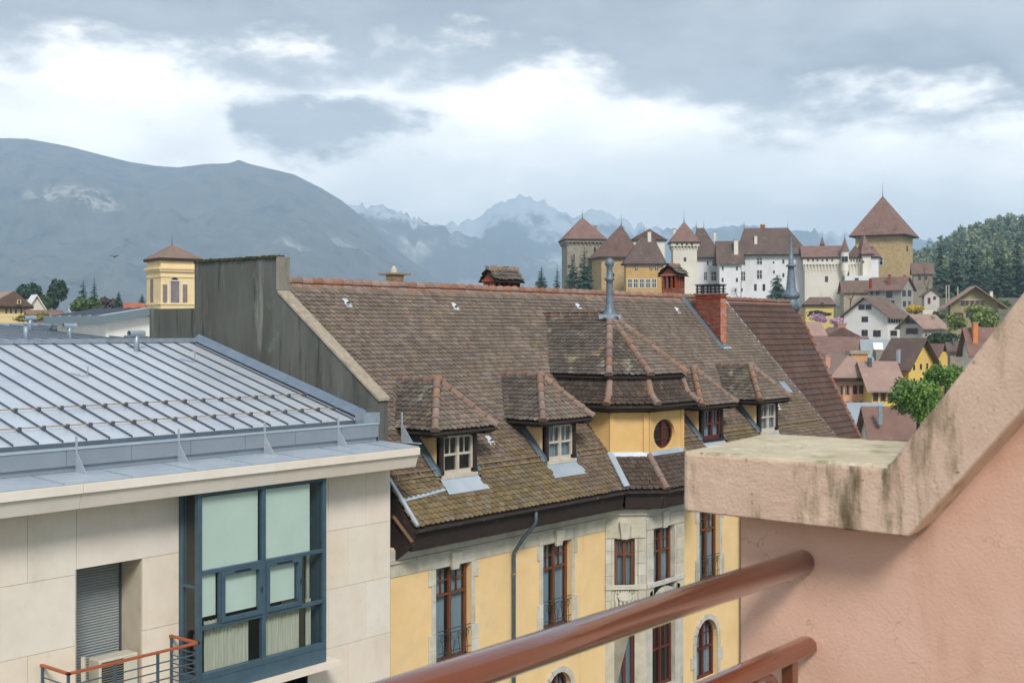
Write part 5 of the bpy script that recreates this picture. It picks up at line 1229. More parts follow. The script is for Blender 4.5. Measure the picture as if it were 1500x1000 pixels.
def bare_tree(x, yb, yt, wpx, D, label, m=None):
    b = atD(x, yb, D); t = atD(x, yt, D); h = t.z - b.z; rd = random.Random(int(x)); o = thing('bare_tree', b, label, 'tree'); tb = MB(); tw = MB()
    W = wpx * D / F
    def grow(p, d, L, r, k):
        q = p + d * L; (tb if k < 2 else tw).tube([p, (p + q) / 2 + Vector((rd.gauss(0, .04), rd.gauss(0, .04), 0)) * L, q], [r, r * .8, r * .6], 5 if k < 2 else 3, cap=False)
        if k >= 5: return
        for i in range(3 if k else 4):
            n_ = (d + Vector((rd.gauss(0, .55), rd.gauss(0, .55), rd.gauss(.1, .35)))).normalized(); grow(q if i else p + d * L * .7, n_, L * rd.uniform(.55, .8), r * .55, k + 1)
    grow(b - Vector((0, 0, 1)), Vector((0, 0, 1)), h * .32 + 1, h * .022, 0)
    tb.build('trunk', M_bark, o); tw.build('crown', m or M_wood2, o)
for a in ((838, 432, 372, 22, 335, 'tall dark pine against the grey castle keep, left of a pair'), (856, 432, 360, 26, 333, 'tall dark pine against the grey castle keep, right of a pair'),
          (793, 440, 388, 26, 330, 'broad blue-green spruce standing beyond the tiled chimney'), (816, 440, 386, 15, 330, 'slim blue-green spruce beside the grey castle keep')):
    conifer(a[0], a[1], a[2], a[3], a[4], a[5], kind='pine' if a[0] > 820 and a[0] != 816 and a[3] > 20 and a[4] != 330 else 'spruce')
conifer(1139, 442, 402, 29, 318, 'rounded green fir in front of the white castle wing', kind='pine')
# wooded park behind the houses on the right
rp = random.Random(4)
for i, (x, yt, w) in enumerate(((1378, 343, 34), (1402, 352, 30), (1424, 347, 32), (1446, 356, 30), (1468, 350, 34), (1490, 342, 36), (1510, 352, 34), (1392, 372, 26), (1436, 374, 28), (1478, 378, 30), (1458, 384, 28), (1500, 388, 30))):
    conifer(x, 446 + rp.uniform(-4, 4), yt, w, 395 + rp.uniform(-25, 25), 'tall dark conifer in the grove on the castle hill slope', group='dark conifers of the hillside grove', kind='pine' if i % 3 else 'spruce')
broadleaf(1455, 470, 446, 60, 34, 330, 'bushy green tree at the edge of the conifer grove', M_leafm, 1500, .55)
broadleaf(1345, 620, 590, 90, 80, 92, 'fresh green leafy tree beside the pink wall', M_leaff, 7000, .13, 13)
broadleaf(1385, 575, 556, 62, 62, 100, 'smaller fresh green tree behind the leafy one', M_leaff, 3800, .14, 9)
broadleaf(1342, 466, 455, 34, 20, 245, 'bright yellow flowering forsythia bush between the houses', mat('yellow_blossom', (222, 190, 40), (196, 164, 36), scale=.5, rough=.8, isl=.2), 1500, .22, 7, False, 'bush', 'flowering_bush')
broadleaf(1196, 480, 468, 34, 20, 215, 'pink blossoming shrub left of the white gabled house', mat('pink_blossom', (214, 172, 196), (190, 148, 176), scale=.5, rough=.85, isl=.2), 1300, .18, 6, False, 'bush', 'flowering_bush')
broadleaf(1224, 482, 471, 34, 16, 212, 'low pink blossoming shrub against the white house', MATS['pink_blossom'], 1000, .18, 6, False, 'bush', 'flowering_bush')
broadleaf(1440, 485, 466, 56, 40, 205, 'light green shrub beside the olive chalet', mat('light_green_leaves', (134, 148, 78), (108, 124, 62), scale=.4, rough=.85, isl=.25), 2200, .3, 8, False, 'bush', 'garden_bush')
broadleaf(1400, 488, 472, 36, 30, 212, 'light green shrub below the chalet windows', MATS['light_green_leaves'], 1400, .28, 7, False, 'bush', 'garden_bush')
broadleaf(1372, 470, 462, 22, 14, 232, 'small round green bush beside the forsythia', M_leafm, 700, .25, 5, False, 'bush', 'garden_bush')
bare_tree(1246, 452, 412, 40, 268, 'leafless tree with yellowish twigs below the castle wall', mat('yellow_twigs', (142, 124, 86), (120, 104, 72), scale=.3, rough=.95, isl=.2))
bare_tree(1360, 446, 398, 40, 285, 'dark leafless tree beside the tall castle tower')
bare_tree(1082, 445, 424, 40, 322, 'small leafless tree at the foot of the white castle wing')
broadleaf(1382, 512, 497, 80, 20, 196, 'long clipped dark green hedge above the grey roofs', mat('dark_hedge', (62, 82, 48), (46, 66, 40), scale=.3, rough=.9, isl=.25), 2600, .3, 12, False, 'hedge', 'hedge', flat=.4)
broadleaf(1200, 462, 459, 46, 9, 250, 'low dark hedge under the small yellow house', MATS['dark_hedge'], 700, .3, 8, False, 'hedge', 'hedge', flat=.5)
for x, yc, w, h, D, l in ((44, 426, 30, 32, 260, 'round dark evergreen tree beyond the white gable'), (82, 430, 30, 46, 250, 'tall rounded dark evergreen, twin of the round one'),
                          (66, 446, 16, 22, 235, 'small green tree between the two dark evergreens')):
    broadleaf(x, yc + h * .7, yc, w, h, D, l, M_conif if D > 240 else M_leafm, 1700, .5, 10)
conifer(122, 470, 410, 28, 215, 'dark green conifer, left of a close pair'); conifer(138, 470, 406, 24, 217, 'dark green conifer, right of a close pair')
broadleaf(126, 466, 452, 50, 30, 200, 'broad green bush at the foot of the conifer pair', M_leafm, 1700, .4, 9)
conifer(174, 456, 425, 18, 260, 'small dark spruce near the belfry'); conifer(208, 452, 430, 14, 250, 'dark spruce half hidden by the belfry')
broadleaf(60, 462, 452, 40, 20, 262, 'bare brownish copse behind the dark evergreens', M_wood2, 900, .5, 8, False); broadleaf(160, 456, 446, 34, 22, 280, 'bare brownish copse beyond the small spruce', M_wood2, 900, .5, 8, False)
broadleaf(52, 474, 466, 50, 14, 130, 'yellowish spring bush above the back zinc roof', mat('yellow_green_leaves', (150, 140, 66), (122, 116, 60), scale=.5, rough=.85, isl=.25), 1000, .25, 7, False, 'bush', 'garden_bush')
# ================================================================== far buildings
M_rfr = mat('old_red_roof_tiles', (136, 106, 96), (114, 90, 82), scale=.5, rough=.9, detail=8, spots=[((156, 126, 112), 1.2, .55, .75), ((98, 76, 70), .35, .55, .75)])
M_rfb = mat('brown_roof_tiles', (122, 102, 92), (102, 84, 76), scale=.4, rough=.9, detail=8, spots=[((140, 118, 104), 1.0, .55, .75), ((96, 92, 76), .5, .6, .75)])
M_rfp = mat('pinkish_roof_tiles', (164, 138, 126), (146, 120, 110), scale=.5, rough=.9, detail=8, spots=[((182, 152, 138), 1.3, .55, .75)])
M_rfd = mat('dark_mottled_roof_tiles', (110, 92, 84), (84, 70, 64), scale=.3, rough=.9, detail=9, spots=[((124, 112, 92), .8, .55, .72)])
M_wwh = mat('white_castle_render', (226, 226, 228), (212, 212, 214), scale=.15, rough=.9, spots=[((196, 194, 192), .25, .55, .8, (1, 1, .3))])
M_wwc = mat('cream_castle_render', (226, 220, 206), (208, 202, 188), scale=.15, rough=.9, spots=[((186, 178, 160), .3, .55, .8, (1, 1, .3))])
M_stt = mat('tan_ashlar', (196, 170, 124), (166, 142, 104), scale=.8, rough=.95, stretch=(1, 1, 2.2), spots=[((214, 192, 150), 1.2, .55, .7, (1, 1, 2)), ((140, 120, 90), .5, .58, .75)])
M_stg = mat('grey_ashlar', (158, 150, 134), (132, 124, 112), scale=.8, rough=.95, stretch=(1, 1, 2.2), spots=[((178, 168, 146), 1.1, .55, .7, (1, 1, 2)), ((112, 106, 96), .5, .58, .75)])
M_ylc = mat('ochre_castle_render', (198, 164, 104), (182, 148, 92), scale=.3, rough=.9, spots=[((166, 138, 92), .4, .55, .75)])
M_win = mat('dark_window_glass', (52, 54, 62), (40, 42, 48), scale=2, rough=.15, spec=.6)
M_wfr = mat('pale_window_stone', (206, 202, 196), rough=.9)
M_shr = mat('maroon_shutters', (98, 58, 58), (84, 50, 50), scale=2, rough=.7)
M_shb = mat('brown_shutters', (156, 126, 108), (140, 112, 96), scale=2, rough=.7)
M_dz = mat('dull_zinc', (156, 166, 174), (138, 148, 158), scale=.6, rough=.7, metal=.05)
class House:
    def __init__(s, name, label, cat, c, l, r, D, phi, ye, wall, ztop=None, group=None, zbase=None):
        s.D = D; a = (c - 750) / F; s.P = Vector((a * D, D, 0)); ph = math.radians(phi) - math.atan(a)
        s.e1 = Vector((math.cos(ph), math.sin(ph), 0)); s.e2 = Vector((-math.sin(ph), math.cos(ph), 0))
        def ln(e, px_):
            a_ = (px_ - 750) / F; return (a_ * s.P.y - s.P.x) / (e.x - a_ * e.y)
        s.L1 = ln(s.e1, r); s.L2 = ln(s.e2, l); s.ze = CZ + (HOR - ye) / F * D
        cen = s.P + s.e1 * s.L1 / 2 + s.e2 * s.L2 / 2
        s.z0 = (min(ground_z(s.P.x, s.P.y), ground_z(cen.x, cen.y)) - 2) if zbase is None else zbase
        s.t = thing(name, s.w(0, 0, s.z0 + 2), label, cat, group); s.wall = wall
    def w(s, a, b, z): p = s.P + s.e1 * a + s.e2 * b; return cw(p.x, p.y, z)
    def walls(s, ztop=None, name='wall', grow=0.0, z0=None, m=None):
        z1 = ztop or s.ze; z0 = s.z0 if z0 is None else z0; g = grow
        q = [(-g, -g), (s.L1 + g, -g), (s.L1 + g, s.L2 + g), (-g, s.L2 + g)]
        s.wo = MB().hexa([s.w(a, b, z0) for a, b in q] + [s.w(a, b, z1) for a, b in q]).build(name, m or s.wall, s.t); return s
    def zy(s, y, a=0, b=0): return CZ + (HOR - y) / F * (s.P + s.e1 * a + s.e2 * b).y
    def gable(s, axis, yr, m, o=.5, th=.18):
        L1, L2 = s.L1, s.L2
        zr_ = s.zy(yr, L1 / 2 if axis == 2 else 0, L2 / 2 if axis == 1 else 0); k = (zr_ - s.ze) / ((L2 if axis == 1 else L1) / 2); dz = o * k
        mw_ = MB(); rfm = MB()
        if axis == 1:
            mw_.prism([s.w(0, 0, s.ze), s.w(0, L2, s.ze), s.w(0, L2 / 2, zr_ - .1)], s.w(L1, 0, 0) - s.w(0, 0, 0))
            for b0, b1 in ((-o, L2 / 2), (L2 + o, L2 / 2)):
                q = [s.w(-o, b0, s.ze - dz), s.w(L1 + o, b0, s.ze - dz), s.w(L1 + o, b1, zr_), s.w(-o, b1, zr_)]; rfm.prism(q, (0, 0, th))
        else:
            mw_.prism([s.w(0, 0, s.ze), s.w(L1, 0, s.ze), s.w(L1 / 2, 0, zr_ - .1)], s.w(0, L2, 0) - s.w(0, 0, 0))
            for a0, a1 in ((-o, L1 / 2), (L1 + o, L1 / 2)):
                q = [s.w(a0, -o, s.ze - dz), s.w(a0, L2 + o, s.ze - dz), s.w(a1, L2 + o, zr_), s.w(a1, -o, zr_)]; rfm.prism(q, (0, 0, th))
        mw_.build('gable_wall', s.wall, s.t); s.rf = rfm.build('roof', m, s.t); return s
    def hip(s, xl, xr, yr, m, o=.6, ye=None, grow=0, name='roof'):
        """hipped roof; the ridge runs between photo columns xl and xr over the middle of the block (equal: a pyramid)"""
        z0 = s.ze if ye is None else s.zy(ye); L1, L2 = s.L1, s.L2; o += grow
        base = [s.w(-o, -o, z0), s.w(L1 + o, -o, z0), s.w(L1 + o, L2 + o, z0), s.w(-o, L2 + o, z0)]
        long1 = L1 >= L2
        M_ = s.P + (s.e2 * L2 / 2 if long1 else s.e1 * L1 / 2); e = s.e1 if long1 else s.e2; LL = L1 if long1 else L2
        def at(px_):
            a_ = (px_ - 750) / F; t = (a_ * M_.y - M_.x) / (e.x - a_ * e.y); return M_ + e * max(-.2 * LL, min(1.2 * LL, t))
        r = [at(xl), at(xr)]; rz_ = [CZ + (HOR - yr) / F * q.y for q in r]; z_ = sum(rz_) / 2
        rp_ = [cw(q.x, q.y, z_) for q in r]
        if (rp_[0] - rp_[1]).length < .3: fs = [(0, 1, 4), (1, 2, 4), (2, 3, 4), (3, 0, 4), (0, 3, 2, 1)]; vs = base + [rp_[0]]
        elif long1:
            if (r[1] - r[0]).dot(e) < 0: rp_ = rp_[::-1]
            vs = base + rp_; fs = [(0, 1, 5, 4), (1, 2, 5), (2, 3, 4, 5), (3, 0, 4), (0, 3, 2, 1)]
        else:
            if (r[1] - r[0]).dot(e) < 0: rp_ = rp_[::-1]
            vs = base + rp_; fs = [(0, 1, 4), (1, 2, 5, 4), (2, 3, 5), (3, 0, 4, 5), (0, 3, 2, 1)]
        s.rf = MB().add(vs, fs).build(name, m, s.t); s.apex = rp_
        MB().hexa([p - Vector((0, 0, .35)) for p in base] + [p + Vector((0, 0, .02)) for p in base]).build('eave_board', M_wood, s.rf)
        return s
    def pt(s, face, x, y, d=0.0):
        a = (x - 750) / F; n = s.e2 if face == 'R' else s.e1
        if face == 'B': n = s.e2
        t = (s.P.dot(n) - d) / (a * n.x + n.y); return cw(a * t, t, CZ + (HOR - y) / F * t)
    def win(s, face, x0, y0, x1, y1, m=None, frame=None, shut=None, d=.0, cross=False, name='window'):
        m = m or M_win; pr = .05 + d
        q = [s.pt(face, x0, y1, pr), s.pt(face, x1, y1, pr), s.pt(face, x1, y0, pr), s.pt(face, x0, y0, pr)]
        n = (s.e2 if face == 'R' else s.e1); nw = cw(n.x, n.y) * (pr + .3)
        for a in (q,): zc_ = (a[0].z + a[1].z) / 2; a[0].z = a[1].z = zc_; zc_ = (a[2].z + a[3].z) / 2; a[2].z = a[3].z = zc_
        o = MB().prism(q, nw).build(name, m, s.wo)
        ux = (q[1] - q[0]); wd = ux.length; ux.normalize(); zh = q[2].z - q[1].z
        nn = -cw(n.x, n.y)
        if frame or cross:
            t = min(.18, wd * .2); fb = MB(); f0 = nn * .04
            def br_(a, b, c, d_): fb.prism([q[0] + ux * a + Vector((0, 0, c)) + f0, q[0] + ux * b + Vector((0, 0, c)) + f0, q[0] + ux * b + Vector((0, 0, d_)) + f0, q[0] + ux * a + Vector((0, 0, d_)) + f0], -nn * .12)
            if frame: br_(-t, 0, -t, zh + t); br_(wd, wd + t, -t, zh + t); br_(0, wd, -t, 0); br_(0, wd, zh, zh + t)
            if cross: br_(wd / 2 - t * .35, wd / 2 + t * .35, 0, zh); br_(0, wd / 2 - t * .36, zh * .55, zh * .55 + t * .7); br_(wd / 2 + t * .36, wd, zh * .55, zh * .55 + t * .7)
            fb.build('frame', frame if frame and not isinstance(frame, bool) else M_wfr, o)
        if shut:
            for sx in (-1, 1):
                a0 = -wd * .55 if sx < 0 else wd; a1 = 0 if sx < 0 else wd * 1.55
                MB().prism([q[0] + ux * a0 + nn * .02, q[0] + ux * a1 + nn * .02, q[0] + ux * a1 + Vector((0, 0, zh)) + nn * .02, q[0] + ux * a0 + Vector((0, 0, zh)) + nn * .02], nn * .06).build('shutter', shut, o)
        return s
    def chim(s, x, y0, y1, wpx, m, b=.5, cap=True):
        n = s.e2; a = (x - 750) / F; t = ((s.P + s.e2 * s.L2 * b).dot(n)) / (a * n.x + n.y); w_ = wpx * t / F / 2
        c = Vector((a * t, t, 0)); z0, z1 = CZ + (HOR - y1) / F * t - 1.0, CZ + (HOR - y0) / F * t
        q = [c + s.e1 * p * w_ + s.e2 * r * w_ for p, r in ((-1, -1), (1, -1), (1, 1), (-1, 1))]
        o = MB().hexa([cw(k.x, k.y, z0) for k in q] + [cw(k.x, k.y, z1) for k in q]).build('chimney', m, s.rf)
        if cap:
            q = [c + s.e1 * p * w_ * 1.2 + s.e2 * r * w_ * 1.2 for p, r in ((-1, -1), (1, -1), (1, 1), (-1, 1))]
            MB().hexa([cw(k.x, k.y, z1 - .02) for k in q] + [cw(k.x, k.y, z1 + w_ * .4) for k in q]).build('chimney_cap', M_cop, o)
        return s
    def corbels(s, y0, y1, grow, m=None, step=1.1):
        """machicolation: projecting parapet band on a row of corbels"""
        z0, z1 = s.zy(y1), s.zy(y0); g = grow; q = [(-g, -g), (s.L1 + g, -g), (s.L1 + g, s.L2 + g), (-g, s.L2 + g)]
        h = z1 - z0
        o = MB().hexa([s.w(a, b, z0 + h * .55) for a, b in q] + [s.w(a, b, z1) for a, b in q]).build('parapet', m or s.wall, s.t); k = MB()
        for L, f in ((s.L1, 0), (s.L2, 1)):
            x = 0
            while x < L:
                pts = [(x, 0), (x + step * .45, 0)]
                v = [(a, -g) for a, _ in pts] + [(a, 0) for a, _ in pts[::-1]]
                lo_ = [(a, -.02) for a, _ in pts] + [(a, 0) for a, _ in pts[::-1]]
                f_ = (lambda t_: t_) if f == 0 else (lambda t_: (t_[1], t_[0]))
                k.hexa([s.w(*f_(t_), z0) for t_ in lo_] + [s.w(*f_(t_), z0 + h * .55) for t_ in v]); x += step
        k.build('corbel_row', m or s.wall, o); s.par = o
        return s
    def spike(s, h=2.0, i=0):
        p = s.apex[i]; MB().tube([p - Vector((0, 0, .3)), p + Vector((0, 0, h * .3)), p + Vector((0, 0, h))], [.16, .07, .02], 6).build('finial', M_lead, s.rf); return s
# ---- the castle
h = House('castle_tower', 'grey stone castle keep with square pyramid roof', 'tower', 831, 823, 884, 352, 9, 356, M_stg).walls().corbels(350, 360, .7).hip(853, 853, 318, M_rfr, ye=350, o=1.0).spike(2.5)
h.win('R', 870, 362, 873, 370).win('R', 840, 372, 842, 384, d=.0); h.chim(872, 331, 340, 4, M_stg)
h = House('castle_tower', 'tan stone castle tower under a tall pointed red roof', 'tower', 881, 867, 934, 341, 14, 377, M_stt).walls().corbels(375, 380, .4).hip(910, 910, 329, M_rfr, ye=376, o=1.0).spike(3)
h.win('R', 898, 400, 900, 405)
h = House('castle_wing', 'castle wing with plain long red roof behind the pointed tower', 'castle', 926, 921, 974, 372, 6, 351, M_wwc).walls().hip(930, 966, 338, M_rfr).spike(2, 1)
h = House('castle_wing', 'ochre rendered castle wing with a row of mullioned windows', 'castle', 917, 914, 972, 329, 8, 386, M_ylc).walls().hip(938, 958, 348, M_rfd, o=.8)
for x0, x1 in ((920, 925.5), (928.5, 934), (937.5, 943), (946.5, 952), (955.5, 961)): h.win('R', x0, 409, x1, 421, frame=M_wfr, cross=True)
for x0, x1 in ((930, 934), (951.5, 955.5), (959.5, 964)): h.win('R', x0, 388, x1, 396, cross=True)
h.win('R', 935, 431, 940, 434).win('R', 956, 431, 961, 434)
h.chim(951, 340, 352, 5, M_wwc)
h = House('castle_tower', 'slender white castle tower with machicolation and pointed red roof', 'tower', 986, 983, 1021, 335, 7, 362, M_wwc).walls().corbels(355, 367, .6, step=.9).hip(1002, 1002, 324, M_rfr, ye=354.5, o=.9).spike(3)
for x in (992, 999, 1006, 1013.5): h.win('R', x - 1.4, 356, x + 1.4, 359, d=.65)
h.win('R', 1001.5, 377, 1005.5, 383); h.chim(988, 336, 352, 4, M_wwc, b=.9)
h = House('castle_wing', 'white castle wing with steep brown roof beside the slender tower', 'castle', 1021, 1018, 1053, 346, 6, 377, M_wwh).walls().hip(1020, 1031, 334, M_rfd, o=1.0).spike(2).spike(2, 1)
h.win('R', 1035.5, 382, 1038, 388).win('R', 1043.5, 382, 1048.5, 389, cross=True).win('R', 1031.5, 398.5, 1035.5, 410, cross=True).win('R', 1042, 398, 1049, 411, cross=True).chim(1047, 340, 349, 4, M_wwc, b=.8)
h = House('castle_wing', 'narrow white castle wing with lower brown roof between two taller roofs', 'castle', 1054, 1051, 1085, 337, 5, 380, M_wwh).walls().gable(1, 354, M_rfd, o=.9)
for x0, x1, y0, y1 in ((1057.5, 1060, 390, 396), (1057, 1060, 407, 413), (1078, 1081, 390, 396), (1078, 1081, 407, 413), (1058, 1060, 423, 427), (1076, 1079, 423, 427)): h.win('R', x0, y0, x1, y1)
h.chim(1078, 352, 368, 6, M_wwc, b=.2)
h = House('castle_wing', 'long white main castle wing with mullioned windows and big brown roof', 'castle', 1086, 1083, 1179, 340, 4, 373, M_wwh).walls().hip(1090, 1154, 334, M_rfd, o=1.2).spike(2).spike(2, 1)
for x0, x1, y0, y1, c_ in ((1085.5, 1091.5, 378, 388, 1), (1109, 1116, 378, 387, 1), (1085.5, 1091.5, 398, 411, 1), (1109, 1116, 396, 408, 1), (1132, 1134.5, 383, 386, 0), (1146, 1149, 380, 386, 0), (1132.5, 1135, 396, 401, 0), (1146, 1149, 400, 406, 0), (1104.5, 1108.5, 416, 426, 0), (1117, 1121, 416, 426, 0), (1086, 1088, 422, 427, 0)):
    h.win('R', x0, y0, x1, y1, cross=bool(c_), frame=M_wfr if c_ else None)
h.chim(1117, 330, 337, 6, M_brick, b=.55).chim(1107, 346, 356, 4, M_wwc, b=.15)
h = House('castle_wall', 'white castle curtain wall with corbelled gallery and red roof', 'wall', 1179, 1177, 1233, 334, 3, 377, M_wwc).walls().corbels(377.5, 400, .5, step=.85).hip(1172, 1236, 360, M_rfr, o=.9, ye=377)
for x in (1184, 1191, 1197.5, 1205, 1211.6, 1219): h.win('R', x - 1.3, 379.5, x + 1.3, 382.5, d=.55)
h.win('R', 1208.5, 404.5, 1213, 413)
def round_turret(x, w, yb, ye, yt, D, label, body=True):
    c = atD(x, yb, D); r = w / 2 * D / F; z1 = CZ + (HOR - ye) / F * D; z2 = CZ + (HOR - yt) / F * D
    o = thing('castle_turret', c, label, 'turret')
    b = MB().lathe(c, [(r * .5, c.z - 1.5), (r, c.z), (r, z1)], 14).build('wall', M_wwc, o)
    MB().lathe(c, [(r * 1.25, z1 - .1), (r * .62, z1 + (z2 - z1) * .45), (.05, z2)], 14).build('roof', M_rfr, o)
    MB().tube([(c.x, c.y, z2 - .2), (c.x, c.y, z2 + 1.6)], [.08, .02], 5).build('finial', M_lead, o)
    for dx in (-w * .22, w * .2):
        q = atD(x + dx, (yb + ye) / 2 - 2, D - r * .97); MB().box(q.x - .3, q.x + .3, q.y - .3, q.y + .3, q.z - .6, q.z + .8).build('window', M_win, b)
round_turret(1204.5, 6.5, 370, 359, 345.5, 350, 'thin red cone turret rising behind the gallery roof')
round_turret(1237.5, 11.5, 396, 368, 347, 331, 'round white corner turret with red cone roof on the gallery')
h = House('castle_wall', 'short white gallery wall between the round turret and the square gatehouse', 'wall', 1244, 1242, 1261, 333, 3, 377, M_wwc).walls().corbels(377, 400, .5, step=.85).hip(1240, 1262, 361, M_rfr, o=.8, ye=377)
for x in (1247, 1251, 1255, 1259): h.win('R', x - 1, 379.5, x + 1, 383, d=.55)
h = House('castle_gatehouse', 'square white gatehouse turret with steep pointed red roof', 'turret', 1264, 1258, 1276, 330, 14, 372, M_wwc).walls().hip(1259, 1266, 344, M_rfr, o=.7)
h.win('R', 1263, 382, 1266, 385)
h = House('castle_gatehouse', 'low white annex with small red roof against the tan tower', 'castle', 1276, 1270, 1287, 332, 10, 376, M_wwh).walls().hip(1274, 1279, 361, M_rfr, o=.5)
h = House('castle_wall', 'low white retaining wall below the gallery', 'wall', 1238, 1236, 1282, 326, 3, 404, M_wwh).walls(); h.win('R', 1252, 407, 1258, 412)
h = House('castle_tower', 'massive tan stone castle tower with tall pyramid roof', 'tower', 1321, 1253, 1337, 350, 76.5, 343, M_stt).walls().hip(1293, 1293, 287, M_rfr, o=1.5).spike(4)
h.win('L', 1284, 377, 1293, 388, cross=True, frame=M_wfr).win('R', 1328, 360, 1330, 368)
# ---- houses below the castle
h = House('village_house', 'small yellow house with brown roof and little gabled dormer', 'house', 1180, 1178, 1221, 262, 5, 446, mat('soft_yellow_render', (216, 190, 120), (204, 178, 108), scale=.4, rough=.9)).walls().hip(1186, 1216, 435, M_rfb, o=.5)
h.win('R', 1202, 443, 1207, 449, d=.4).win('R', 1196, 454, 1199, 458)
h = House('village_house', 'brown-roofed low house half hidden by the leafless tree', 'house', 1236, 1230, 1273, 275, 8, 427, mat('grey_beige_render', (176, 164, 146), (160, 148, 132), scale=.4, rough=.9)).walls().gable(1, 412, M_rfb)
h = House('village_house', 'tall grey house with red roof, chimneys and cream gable end', 'house', 1320, 1271, 1338, 262, 62, 422, mat('grey_render', (164, 162, 154), (148, 146, 140), scale=.4, rough=.9)).walls().gable(2, 406, M_rfr, o=.6)
h.gable_m = None
for x0, x1, y0, y1 in ((1283, 1288, 426, 432), (1298, 1307, 424, 436), (1275, 1279, 426, 432), (1305, 1310, 440, 446)): h.win('L', x0, y0, x1, y1)
for x0, x1, y0, y1 in ((1322, 1327, 425, 434), (1330, 1335, 425, 434), (1323, 1327, 441, 449), (1331, 1334, 441, 449)): h.win('R', x0, y0, x1, y1)
h.chim(1303, 402, 414, 3.5, M_brick, b=.4).chim(1275, 408, 416, 3, M_brick, b=.4).chim(1325, 403, 412, 3, M_brick, b=.5)
h = House('village_house', 'white gabled house with dark paired windows and brown roof', 'house', 1300, 1236, 1328, 228, 66, 462, mat('bright_white_render', (232, 230, 226), (220, 217, 212), scale=.3, rough=.9, spots=[((200, 190, 178), .4, .6, .8, (1, 1, .3))])).walls()
L1, L2 = h.L1, h.L2
h.ze = h.zy(462); h.gable(1, 436.5, M_rfb, o=.9)
for x0, x1, y0, y1 in ((1257.5, 1266.5, 446, 453.5), (1268, 1276.5, 446, 453.5), (1262, 1271.5, 463.5, 471.5), (1262, 1271, 483, 492), (1279, 1290, 483.5, 493)):
    h.win('L', x0, y0, x1, y1, m=M_win); h.win('L', (x0 + x1) / 2 - .9, y0, (x0 + x1) / 2 + .9, y1, m=M_shr, d=.05, name='shutter')
for k in range(6): h.win('R', 1302 + k * 3.6, 463, 1304.4 + k * 3.6, 473)
h.win('R', 1304, 484, 1314, 492, frame=M_wfr)
h = House('village_house', 'small grey gabled house with maroon shutters', 'house', 1352, 1318, 1384, 215, 50, 478, mat('warm_grey_render', (188, 182, 172), (172, 166, 156), scale=.4, rough=.9)).walls().gable(1, 461.5, M_rfp, o=.7)
h.win('L', 1331, 467, 1339, 474, shut=M_shr).win('L', 1332, 480.5, 1340, 489, shut=M_shr); h.chim(1367, 464, 476, 4, M_stg, b=.3)
h = House('chalet', 'olive chalet with broad reddish roof and a row of shuttered windows', 'house', 1392, 1388, 1462, 235, 10, 444, mat('olive_render', (158, 148, 112), (146, 136, 102), scale=.4, rough=.9)).walls().gable(2, 420, M_rfp, o=1.6)
for k in range(5): h.win('R', 1407 + k * 7.4, 440, 1411.5 + k * 7.4, 447.5, shut=M_shb)
h.win('R', 1400, 458, 1407, 465, shut=M_shr).win('R', 1415, 455, 1425, 465); h.win('R', 1405, 438.4, 1440, 439.4, m=M_wfr, name='string_course').chim(1452, 427, 436, 4, M_wwc)
h = House('village_house', 'weathered stone house beside the castle tower with shallow roof', 'house', 1338, 1336, 1366, 300, 6, 398, mat('old_stone_render', (150, 138, 124), (132, 122, 110), scale=.4, rough=.9)).walls().gable(1, 386, M_rfb)
h.win('R', 1345, 404, 1349, 410).win('R', 1354, 404, 1358, 410)
h = House('village_house', 'pale small house with red door behind the dark leafless tree', 'house', 1354, 1350, 1376, 270, 8, 432, mat('pale_render', (204, 196, 190), (188, 180, 174), scale=.4, rough=.9)).walls().gable(2, 423, M_rfb)
h.win('R', 1359, 436, 1363, 445, m=M_shr).win('R', 1367, 434, 1371, 439)
for k, (x, yt) in enumerate(((1386, 418), (1390, 417), (1403, 420))):
    p = atD(x, 446, 238); tag(MB().tube([p - Vector((0, 0, 2)), Vector((p.x, p.y, CZ + (HOR - yt) / F * 238))], .09, 6).build('flag_pole', M_white), 'thin white flagpole in front of the conifer grove', 'pole', 'white flagpoles')
h = House('garden_wall', 'low pale garden wall beside the forsythia', 'wall', 1352, 1351, 1386, 240, 4, 454, M_wwc).walls(); h = House('garden_wall', 'grey rubble retaining wall below the small gabled house', 'wall', 1318, 1316, 1366, 206, 4, 497, M_stg).walls()
# roofs of the lower town
h = House('town_house', 'old house with a faded ridge roof left of the brown spire', 'house', 1176, 1160, 1206, 180, 22, 489, M_wwc).walls().gable(1, 473, M_rfp)
h = House('town_house', 'house with a plum-brown roof and pinkish hipped end', 'house', 1200, 1186, 1264, 186, 12, 498, M_wwc).walls().hip(1206, 1252, 479, M_rfr, o=.6).win('R', 1250, 500, 1253, 504)
h.chim(1232, 475, 484, 12, M_brickp)
h = House('town_house', 'long house with a broad pinkish-brown roof', 'house', 1196, 1182, 1276, 170, 9, 517, M_wwc).walls().gable(1, 495, M_rfr); h.chim(1258, 505, 515, 4, M_stg, b=.3)
h = House('town_house', 'peach-coloured house with wide pale brown roof', 'house', 1224, 1190, 1275, 142, 14, 553, mat('peach_render', (224, 176, 140), (212, 162, 126), scale=.5, rough=.9)).walls().hip(1216, 1244, 517, M_rfp, o=.9)
for k, x in enumerate((1231, 1240, 1251, 1260, 1269)):
    h.win('R', x, 565 - k * .5, x + 3, 578 - k * .5, shut=M_shb if k < 2 else M_shr); h.win('R', x, 588 - k * .3, x + 3, 600, shut=M_shb)
h.chim(1212, 521, 536, 7, M_brickp, b=.35); h.chim(1256, 518, 532, 24, mat('ochre_chimney', (206, 158, 114), (190, 142, 100), scale=1, rough=.9), b=.2)
